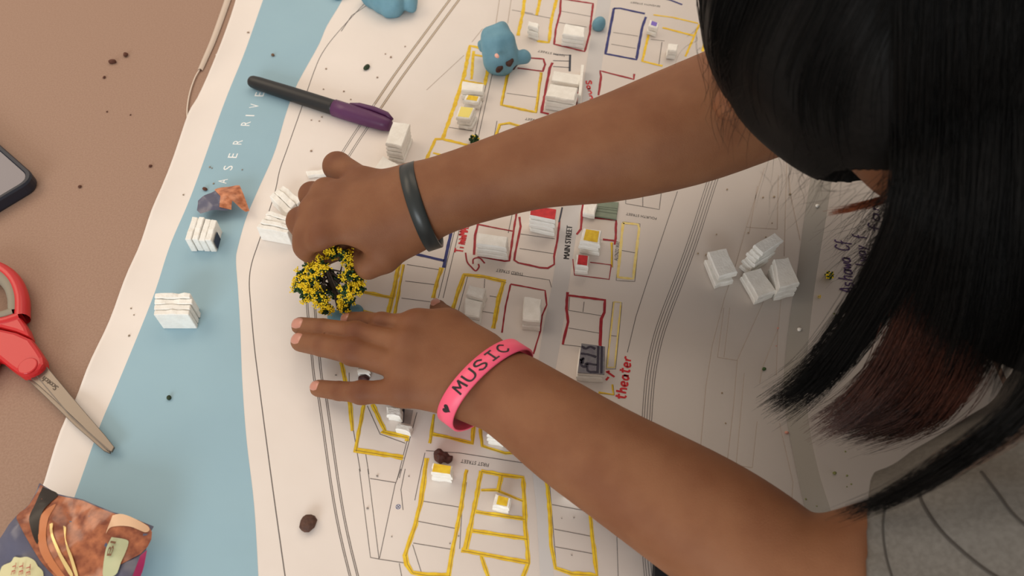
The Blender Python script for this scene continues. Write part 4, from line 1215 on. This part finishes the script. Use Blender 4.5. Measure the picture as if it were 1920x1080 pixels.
# fingernails
def nail(nodes, lpx, wpx, lean=(0, 0, 0), back=0.0):
    (p1, r1), (p2, r2) = S(*nodes[-2]), S(*nodes[-1])
    d = (p2 - p1).normalized()
    tc = (CAM + Vector((0, 0, TZ)) - p2).normalized() * .5 + Vector((0, 0, 1)) * .5 + Vector(lean)
    n = (tc - d * tc.dot(d)).normalized()
    s = d.cross(n)
    k = 1 / SC(nodes[-1][0], nodes[-1][1], nodes[-1][2] / 1000)
    hl, hw2 = lpx * k / 2, wpx * k / 2
    n_ = (n + d * .12).normalized()
    mb = MB(); V = []; NU, NV = 9, 9
    rr = r2 * 1.03
    c0 = p2 - d * back
    for i in range(NU):
        for j in range(NV):
            a = -1 + 2 * i / (NU - 1); b = -1 + 2 * j / (NV - 1)
            # squared oval
            ua = a * math.sqrt(1 - .42 * b * b); ub = b * math.sqrt(1 - .42 * a * a)
            th = ub * hw2 / rr
            z = rr * (math.cos(th)) + (.00025 if abs(a) < .95 and abs(b) < .95 else -.0004)
            ta = ua * hl
            drop = max(0, ta) ** 2 / (2 * rr) * .8
            V.append(c0 + d * ta + s * (rr * math.sin(th)) + n_ * (z - drop))
    mb.add(V, [(i * NV + j, i * NV + j + 1, (i + 1) * NV + j + 1, (i + 1) * NV + j) for i in range(NU - 1) for j in range(NV - 1)])
    sub(mb.build('fingernail', M_nail, None, True), body)
nail(LF['index'], 26, 21, back=.001); nail(LF['middle'], 34, 24, back=.0018); nail(LF['ring'], 34, 26, back=.0018); nail(LF['pinky'], 28, 22, back=.0015)
nail([(835, 596, 12, 20), (821, 577, 9, 16)], 22, 20)
nail([(660, 478, 32, 18), (640, 466, 28, 16)], 26, 20)

# ---- grey t-shirt
M_shirt = mat('grey_jersey', (108, 103, 97), .85, nscale=500, col2=(98, 93, 87), bump=.0003, bscale=2500, spec=.15)
ua, uar = S(1670, 1052, 55, 108)
axis = (shl - ua).normalized()
cutp = W(1622, 1010, .085); ncut = Vector((.86, -.28, .42)).normalized()
T = [cap(ua - axis * .035, shl, .0332, .038, .02), cap(shl, chest, .040, .075, .03), cap(sh_r, chest, .045, .075, .03), cap(chest, pelvis, .086, .092, .03), cap(neck + Vector((.03, 0, -.022)), chest, .056, .088, .03),
     cap(eb + (sh_r - eb) * .5, sh_r, .040, .045, .02)]
inner = cap(ua - axis * .05, shl - axis * .02, .0285, .0325)
def shirt_post(f, X, Y, Z):
    # folds fanning from the armpit
    d0 = (X - shl.x) * axis.x + (Y - shl.y) * axis.y + (Z - shl.z) * axis.z
    g = np.sin((X * 60 + Y * 150 + Z * 70) + 1.3 * np.sin(X * 40 + Z * 55)) 
    f = f + .0016 * np.maximum(g, -.2) * np.clip((d0 + .085) / .04, 0, 1)
    pl = -((X - cutp.x) * ncut.x + (Y - cutp.y) * ncut.y + (Z - cutp.z) * ncut.z)
    near = np.sqrt((X - cutp.x) ** 2 + (Y - cutp.y) ** 2 + (Z - cutp.z) ** 2) < .09
    f = np.where(near, np.maximum(f, pl), f)
    a = inner['a']; b = inner['b']; ab = b - a; L2 = ab.dot(ab)
    t = np.clip(((X - a[0]) * ab[0] + (Y - a[1]) * ab[1] + (Z - a[2]) * ab[2]) / L2, 0, 1)
    di = np.sqrt((X - a[0] - t * ab[0]) ** 2 + (Y - a[1] - t * ab[1]) ** 2 + (Z - a[2] - t * ab[2]) ** 2) - (inner['ra'] + (inner['rb'] - inner['ra']) * t)
    dep = pl + .03
    f = np.where(near, np.maximum(f, np.minimum(-di, 1)) if False else np.maximum(f, -np.maximum(di, -dep)), f)
    return f.astype(np.float32)
VT, FT = sdf_mesh(T, .0022, post=shirt_post, smooth_iter=2)
shirt = fast_mesh('t_shirt', VT, FT, M_shirt, person)
# sleeve seams, plus a dark line for the shade in a fold, on the cloth
from mathutils.bvhtree import BVHTree
bvh = BVHTree.FromPolygons([tuple(v) for v in VT], [tuple(int(i) for i in f) for f in FT])
def on_shirt(px, py):
    o = CAM + Vector((0, 0, TZ)); d = (W(px, py, 0) - o).normalized()
    hit = bvh.ray_cast(o, d)
    return hit[0]
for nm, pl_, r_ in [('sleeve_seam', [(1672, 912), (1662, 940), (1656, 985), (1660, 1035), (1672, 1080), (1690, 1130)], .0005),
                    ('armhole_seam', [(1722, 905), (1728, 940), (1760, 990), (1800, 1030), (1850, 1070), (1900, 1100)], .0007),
                    ('fold_shade', [(1840, 885), (1870, 925), (1900, 965), (1940, 1000)], .0006)]:  # last entry: crease shade drawn as a dark tube
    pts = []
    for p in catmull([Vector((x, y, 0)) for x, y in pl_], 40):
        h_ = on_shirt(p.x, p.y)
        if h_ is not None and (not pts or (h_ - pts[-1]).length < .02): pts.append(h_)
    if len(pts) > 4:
        mb = MB(); tube(mb, pts, r_, 6); sub(mb.build(nm, mat('thread_and_fold_shade', (62, 57, 52), .9), None, True), shirt)

# trousers and shoes below the table edge
M_tr = mat('dark_trousers', (44, 46, 58), .85, noise=.2, nscale=200)
Pp = [cap(pelvis + Vector((-.02, 0, .0)), pelvis + Vector((.03, 0, -.05)), .102, .105, .03)]
for sy in (-1, 1):
    hip = pelvis + Vector((.02, sy * .055, -.06)); knee = Vector((.54, -.05 + sy * .075, .40)); ank = Vector((.58, -.05 + sy * .08, .08))
    Pp += [cap(hip, knee, .072, .055, .03), cap(knee, ank, .055, .045, .015)]
VP, FP = sdf_mesh(Pp, .006)
fast_mesh('trousers', VP, FP, M_tr, person)
for sy in (-1, 1):
    a_ = Vector((.60, -.05 + sy * .08, .035)); b_ = Vector((.45, -.05 + sy * .085, .028))
    VS, FS = sdf_mesh([cap(a_, b_, .034, .027, .01), cap(a_ + Vector((-.02, 0, .05)), a_, .040, .036, .02)], .005)
    VS[:, 2] = np.maximum(VS[:, 2], 0.0)
    fast_mesh('shoe', VS, FS, mat('white_shoe', (200, 198, 194), .6), person)

# ---- hair
M_hair = mat('dark_hair', (19, 17, 16), .6, nscale=500, col2=(13, 12, 11), spec=.12)
M_hairb = mat('brown_hair', (84, 46, 34), .42, nscale=500, col2=(58, 32, 24), spec=.45)
M_hairo = mat('lit_hair', (146, 78, 44), .42, nscale=500, col2=(110, 54, 30), spec=.45)  # light on a lock of the dark hair, painted as orange brown
# hair hugging the skull
Hc = [cap(hc, hc, .0815, .0815, .01), cap(hc + HU * .0 + Vector((.02, 0, -.01)), hc + Vector((.07, -.03, -.02)), .078, .06, .03)]
jawc = jaw
def cap_post(f, X, Y, Z):
    # leave cheek and jaw free
    d = np.sqrt((X - jawc.x) ** 2 + (Y - jawc.y) ** 2 + (Z - (jawc.z - .006)) ** 2) - .034
    return np.maximum(f, -d).astype(np.float32)
VH, FH = sdf_mesh(Hc, .002, noise=.0009, nfreq=140, seed=4, post=cap_post)
fast_mesh('scalp_hair', VH, FH, M_hair, person)

nrs = np.random.RandomState(3)
def hp(x, y, z):
    if z == 'w': return x
    if z is not None: return W(x, y, z / 1000)
    o = CAM + Vector((0, 0, TZ)); d = (W(x, y, 0) - o).normalized()
    m_ = hc - o; t = m_.dot(d); q2 = (m_ - d * t).length_squared; R2 = .0835 ** 2
    return o + d * (t - math.sqrt(max(R2 - q2, .0002)))
def strand_mesh(name, guides, n, spread, rad, m, seed=0, npts=16, clumps=40, tipspread=1.0, tmin=.75, seg=3, wave=.0012):
    rs = np.random.RandomState(seed)
    G = np.array([[tuple(p) for p in catmull([hp(*q_) for q_ in g], npts)] for g in guides])   # g, npts, 3
    ng = len(G)
    cu = rs.rand(clumps) * (ng - 1); co = rs.randn(clumps, 3) * spread
    cl = rs.randint(0, clumps, n)
    u = np.clip(cu[cl] + rs.randn(n) * .10 * (ng > 1), 0, max(ng - 1 - 1e-4, 0))
    i0 = np.minimum(u.astype(int), max(ng - 2, 0)); fr = (u - i0)[:, None, None]
    C = G[i0] * (1 - fr) + G[np.minimum(i0 + 1, ng - 1)] * fr
    t = np.linspace(0, 1, npts)[None, :, None]
    C = C + co[cl][:, None, :] * (.4 + .6 * t) + rs.randn(n, 1, 3) * spread * (.55 - .25 * t + (tipspread * .6) * np.clip(t - .75, 0, 1) * 2)
    ph = rs.rand(n, 1, 3) * 6.28
    C = C + wave * np.sin(t * rs.uniform(3, 8, (n, 1, 1)) + ph)
    # cut strands to different lengths
    end = rs.uniform(tmin, 1.0, n)[:, None, None]
    tt = np.linspace(0, 1, npts)[None, :, None] * end * (npts - 1)
    a = np.minimum(tt[..., 0].astype(int), npts - 2); w = tt[..., 0] - a
    rows = np.arange(n)[:, None]
    C = C[rows, a] * (1 - w)[..., None] + C[rows, a + 1] * w[..., None]
    C[..., 2] = np.maximum(C[..., 2], TZ + .003)
    D = np.gradient(C, axis=1); D /= np.linalg.norm(D, axis=2, keepdims=True) + 1e-9
    X = np.cross(D, np.array([0.3, .2, .93])); X /= np.linalg.norm(X, axis=2, keepdims=True) + 1e-9
    Y = np.cross(D, X)
    r = (rad * rs.uniform(.7, 1.2, (n, 1))) * (1 - .75 * np.linspace(0, 1, npts)[None, :] ** 3)
    V = []
    for k in range(seg):
        an = 2 * math.pi * k / seg
        V.append(C + X * (r * math.cos(an))[..., None] + Y * (r * math.sin(an))[..., None])
    V = np.stack(V, 2).reshape(-1, 3)          # n, npts, seg
    base = (np.arange(n)[:, None, None] * npts + np.arange(npts - 1)[None, :, None]) * seg
    k = np.arange(seg)[None, None, :]; k2 = (k + 1) % seg
    Fq = np.stack([base + k, base + k2, base + seg + k2, base + seg + k], -1).reshape(-1, 4)
    return fast_mesh(name, V, Fq, m, person)
def sheet(name, guides, m, thick, npts=22, cut=1.0, pos=0.0):
    G = [catmull([hp(*q_) for q_ in g], npts)[:int(npts * cut)] for g in guides]
    n2 = len(G[0]); ng = 8 * (len(G) - 1) + 1
    V = []
    rs = random.Random(5)
    for j in range(ng):
        u = j / 8; i = min(int(u), len(G) - 2); f = u - i
        for k in range(n2):
            p = G[i][k].lerp(G[i + 1][k], f)
            away = (p - (CAM + Vector((0, 0, TZ)))).normalized()
            V.append(p + away * (pos + .0014 * math.sin(j * 1.9 + k * .15)))
    Fc = [(j * n2 + k, (j + 1) * n2 + k, (j + 1) * n2 + k + 1, j * n2 + k + 1) for j in range(ng - 1) for k in range(n2 - 1)]
    mb = MB(); mb.add(V, Fc)
    o = mb.build(name, m, person, True)
    s = o.modifiers.new('thickness', 'SOLIDIFY'); s.thickness = thick; s.offset = 0
    return o
curtain = [
    [(1712, -90, None), (1706, 80, None), (1700, 260, None), (1696, 380, 190), (1648, 500, 152), (1582, 610, 112), (1510, 705, 78), (1436, 762, 55)],
    [(1770, -90, None), (1758, 70, None), (1750, 240, None), (1735, 400, 192), (1690, 520, 152), (1620, 630, 110), (1550, 710, 78), (1455, 768, 56)],
]
back_curtain = [
    [(1770, -90, None), (1758, 70, None), (1750, 240, None), (1738, 400, 190), (1715, 510, 160), (1690, 590, 132)],
    [(1848, -90, None), (1842, 70, None), (1835, 220, None), (1820, 400, 190), (1795, 540, 158), (1765, 650, 128)],
    [(1918, -90, None), (1912, 70, None), (1905, 220, None), (1895, 420, 186), (1880, 600, 156), (1840, 720, 126)],
    [(2000, -90, None), (1996, 60, None), (1990, 220, None), (1980, 440, 180), (1965, 630, 155), (1910, 760, 130)],
]
under = [
    [(1720, 520, 150), (1690, 600, 124), (1650, 680, 100), (1590, 750, 78), (1520, 800, 60)],
    [(1790, 540, 150), (1760, 630, 124), (1720, 710, 98), (1660, 775, 76), (1560, 812, 60)],
    [(1870, 590, 150), (1840, 670, 126), (1800, 740, 102), (1740, 795, 80), (1640, 818, 62)],
]
locks = [
    [(1980, 480, 190), (1955, 660, 178), (1895, 760, 168), (1800, 836, 150), (1715, 895, 126), (1640, 935, 104), (1556, 972, 84)],
    [(2000, 540, 190), (1975, 710, 176), (1915, 800, 168), (1830, 862, 150), (1745, 910, 126), (1670, 942, 104), (1590, 966, 86)],
]
lit_lock_guides = [
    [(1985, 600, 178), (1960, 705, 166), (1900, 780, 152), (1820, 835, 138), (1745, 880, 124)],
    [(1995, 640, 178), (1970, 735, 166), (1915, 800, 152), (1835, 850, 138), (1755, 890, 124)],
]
def scalp_strands(n, seed):
    rs = np.random.RandomState(seed); npts = 12; seg = 3
    pole = (HU * .75 - F0 * .35 + Vector((.25, 0, .35))).normalized()
    e1_ = pole.orthogonal().normalized(); e2_ = pole.cross(e1_)
    P0 = np.array(pole); E1 = np.array(e1_); E2 = np.array(e2_)
    az = rs.rand(n) * 2 * math.pi
    az = az + .25 * np.sin(az * 9)
    th0 = rs.uniform(.02, .9, n); ln = rs.uniform(.6, 1.3, n)
    t = np.linspace(0, 1, npts)[None, :]
    th = np.minimum(th0[:, None] + ln[:, None] * t, 2.05)
    azz = az[:, None] + .25 * (th - th0[:, None]) + .05 * np.sin(5 * th + az[:, None] * 3)
    rad_ = .0822 + rs.uniform(0, .0016, (n, 1)) + .0012 * np.clip(rs.randn(n, 1), 0, 2) * t ** 2
    C = np.array(hc)[None, None] + rad_[..., None] * (np.cos(th)[..., None] * P0 + np.sin(th)[..., None] * (np.cos(azz)[..., None] * E1 + np.sin(azz)[..., None] * E2))
    jv = np.array(jawc)[None, None]
    bad = (np.linalg.norm(C - jv, axis=2) < .033).any(1)
    C = C[~bad]; n = len(C)
    D = np.gradient(C, axis=1); D /= np.linalg.norm(D, axis=2, keepdims=True) + 1e-9
    N_ = C - np.array(hc); N_ /= np.linalg.norm(N_, axis=2, keepdims=True)
    X = np.cross(D, N_)
    r = .00022 * (1 - .7 * np.linspace(0, 1, npts)[None, :, None] ** 3)
    V = np.stack([C + X * (r * math.cos(a_)) + N_ * (r * math.sin(a_)) for a_ in (0, 2.09, 4.19)], 2).reshape(-1, 3)
    base = (np.arange(n)[:, None, None] * npts + np.arange(npts - 1)[None, :, None]) * seg
    k = np.arange(seg)[None, None, :]; k2 = (k + 1) % seg
    return fast_mesh('scalp_strands', V, np.stack([base + k, base + k2, base + seg + k2, base + seg + k], -1).reshape(-1, 4), M_hair, person)
scalp_strands(5200, 12)
strand_mesh('hair_strands', curtain, 2400, .0040, .00016, M_hair, seed=1, clumps=44, tmin=.74)
strand_mesh('hair_strands', back_curtain, 3600, .0042, .00016, M_hair, seed=31, clumps=70, tmin=.8)
strand_mesh('brown_hair_strands', under, 2600, .0036, .00015, M_hairb, seed=5, clumps=46, tmin=.7)
strand_mesh('hair_strands', [under[1][:], under[2][:]], 500, .0030, .00015, M_hair, seed=33, clumps=12, tmin=.8)
sheet('brown_hair_curtain', under, M_hairb, .004, cut=.7, pos=.006)
hback = []
for yy in (-.06, -.02, .02, .06):
    hback.append([(hc + Vector((.01, yy * .7, .079)), 0, 'w'), (hc + Vector((.062, yy, .052)), 0, 'w'), (hc + Vector((.092, yy * 1.1, .0)), 0, 'w'), (neck + Vector((.02, yy * 1.1, .05)), 0, 'w'), (neck + Vector((.05, yy * 1.2, .03)), 0, 'w'), (chest + Vector((.0, yy * 1.2 + .01, .094)), 0, 'w')])
strand_mesh('hair_strands', hback, 1800, .0035, .00016, M_hair, seed=41, clumps=50, tmin=.8)
sheet('hair_curtain', hback, M_hair, .005, cut=.9, pos=.003)
strand_mesh('hair_strands', locks, 520, .0017, .00014, M_hair, seed=2, clumps=14, tmin=.7)
strand_mesh('lit_brown_lock', lit_lock_guides, 600, .0019, .00016, mat('lit_brown_hair', (112, 84, 64), .5, nscale=500, col2=(84, 60, 46)), seed=21, clumps=10, tmin=.8)  # brown-tinted hair, window light on it painted in as tan
sheet('hair_curtain', curtain, M_hair, .005, cut=.74, pos=.005)
sheet('hair_curtain', back_curtain, M_hair, .006, cut=.95, pos=.007)
strand_mesh('lit_hair_lock', [[(1700, 365, 165), (1660, 378, 150), (1610, 392, 138), (1552, 404, 125)]], 130, .0011, .00016, M_hairo, seed=6, clumps=5, tmin=.75, npts=10, wave=.0004)  # lit lock, its brightness comes from the strand colour
# loose fringe of single hairs around the edges
strand_mesh('loose_hairs', [[(1690, 330, 190), (1640, 380, 150), (1590, 430, 110), (1540, 470, 80)], [(1692, 380, 185), (1650, 440, 150), (1610, 480, 110), (1570, 520, 80)], [(1690, 440, 170), (1650, 500, 130), (1610, 545, 95), (1585, 570, 70)]], 170, .005, .00010, M_hair, seed=7, clumps=60, tmin=.4, wave=.002)
strand_mesh('loose_hairs', [[(1420, 215, 200), (1440, 260, 170), (1450, 310, 140), (1440, 370, 110)], [(1520, 290, 200), (1510, 330, 170), (1490, 370, 140), (1450, 420, 110)], [(1620, 325, 195), (1580, 350, 165), (1540, 380, 140), (1500, 400, 110)]], 55, .006, .00008, M_hair, seed=8, clumps=60, tmin=.3, wave=.003)
strand_mesh('loose_hairs', [[(1345, 30, 215), (1335, 60, 190), (1320, 90, 170), (1315, 130, 150)], [(1350, 100, 215), (1345, 140, 190), (1350, 190, 165), (1360, 240, 145)], [(1400, 200, 210), (1380, 230, 185), (1375, 260, 165), (1380, 300, 145)]], 60, .005, .00009, M_hair, seed=9, clumps=40, tmin=.3, wave=.002)

# ------------------------------------------------------------------ wristbands
def band(name, C, axis_, across, a_, b_, width, th, m, label, t0=0, lean=None, n=72):
    ax_ = Vector(axis_).normalized(); e1_ = (Vector(across) - ax_ * Vector(across).dot(ax_)).normalized(); e2_ = e1_.cross(ax_)
    if e2_.z < 0: e2_ = -e2_
    def pos(t, w, h=0.0):
        c_ = C + e1_ * ((a_ + h) * math.cos(t)) + e2_ * ((b_ + h) * math.sin(t))
        if lean: c_ = c_ + ax_ * lean(t)
        return c_ + ax_ * w
    V = []; Fc = []
    for i in range(n):
        t = 2 * math.pi * i / n
        for w, h in [(-width / 2, 0), (-width / 2 + th * .4, th), (width / 2 - th * .4, th), (width / 2, 0), (width / 2 - th * .3, -th * .3), (-width / 2 + th * .3, -th * .3)]:
            V.append(pos(t, w, h))
    for i in range(n):
        j = (i + 1) % n
        for k in range(6):
            Fc.append((i * 6 + k, i * 6 + (k + 1) % 6, j * 6 + (k + 1) % 6, j * 6 + k))
    root = empty(name, tuple(C)); tag(root, label, 'wristband')
    mb = MB(); mb.add(V, Fc); o = mb.build('strap', m, root, True)
    bm = bmesh.new(); bm.from_mesh(o.data); bmesh.ops.recalc_face_normals(bm, faces=bm.faces); bm.to_mesh(o.data); bm.free()
    return root, pos
Cb = W(791, 387, .057)
axb = W(1000, 312, .075) - W(772, 388, .058)
band('wristband', Cb, axb, W(783, 312, .060) - W(800, 462, .050), .0262, .0245, .0092, .0012, mat('black_silicone', (38, 42, 42), .35), 'black rubber wristband on the wrist of the fist')
Cp = W(912, 722, .031)
axp = W(1100, 838, .037) - W(928, 720, .033)
M_pink = mat('pink_silicone', (236, 92, 122), .42)
e_across = W(966, 640, .036) - W(872, 790, .030)
proot, ppos = band('wristband', Cp, axp, e_across, .0288, .0222, .0108, .0010, M_pink, 'pink rubber wristband printed MUSIC on the wrist of the open hand', lean=lambda t: .004 * math.cos(t))
# lettering wrapped on the band
M_bt = mat('band_black_print', (34, 26, 28), .5)
BL = {'M': [[(0, 0), (.1, 1), (.5, .35), (.9, 1), (1, 0)]], 'U': [[(0, 1), (.03, .3), (.25, .02), (.7, .02), (.95, .3), (1, 1)]],
      'S': [[(.92, .8), (.6, 1), (.2, .95), (.08, .72), (.3, .56), (.7, .45), (.92, .25), (.7, .02), (.3, 0), (.05, .2)]],
      'I': [[(.5, 0), (.5, 1)], [(.15, 1), (.85, 1)], [(.15, 0), (.85, 0)]], 'C': [[(.95, .8), (.6, 1), (.2, .85), (.02, .5), (.2, .15), (.6, 0), (.95, .2)]]}
mb = MB()
t_a, t_b = math.radians(126), math.radians(50)
for i, ch in enumerate('MUSIC'):
    for st_ in BL[ch]:
        pp = [Vector(((i + .12 + .70 * x) / 5, y, 0)) for x, y in st_]
        if len(pp) > 5: pp = catmull(pp, 20)
        for q0, q1 in zip(pp[:-1], pp[1:]):
            # to millimetres along / across the strap
            A = Vector((q0.x * .032, (q0.y - .5) * .0060, 0)); Bq = Vector((q1.x * .032, (q1.y - .5) * .0060, 0))
            d_ = (Bq - A).normalized(); n_ = Vector((-d_.y, d_.x, 0)) * .00048
            A = A - d_ * .0003; Bq = Bq + d_ * .0003
            mb.add([ppos(t_a + (t_b - t_a) * v.x / .032, -v.y, .00112) for v in (A + n_, A - n_, Bq - n_, Bq + n_)], [(0, 1, 2, 3)])
sub(mb.build('lettering', M_bt), [c_ for c_ in proot.children if c_.name.startswith('strap')][0])
hv = []
for t in np.linspace(0, 2 * math.pi, 26)[:-1]:
    x = 16 * math.sin(t) ** 3; y = 13 * math.cos(t) - 5 * math.cos(2 * t) - 2 * math.cos(3 * t) - math.cos(4 * t)
    hv.append((x / 17, y / 17))
mb = MB()
mb.add([ppos(math.radians(150) - x * .11, -y * .0030, .00112) for x, y in hv], [tuple(range(len(hv)))])
sub(mb.build('heart_print', M_bt), [c_ for c_ in proot.children if c_.name.startswith('strap')][0])
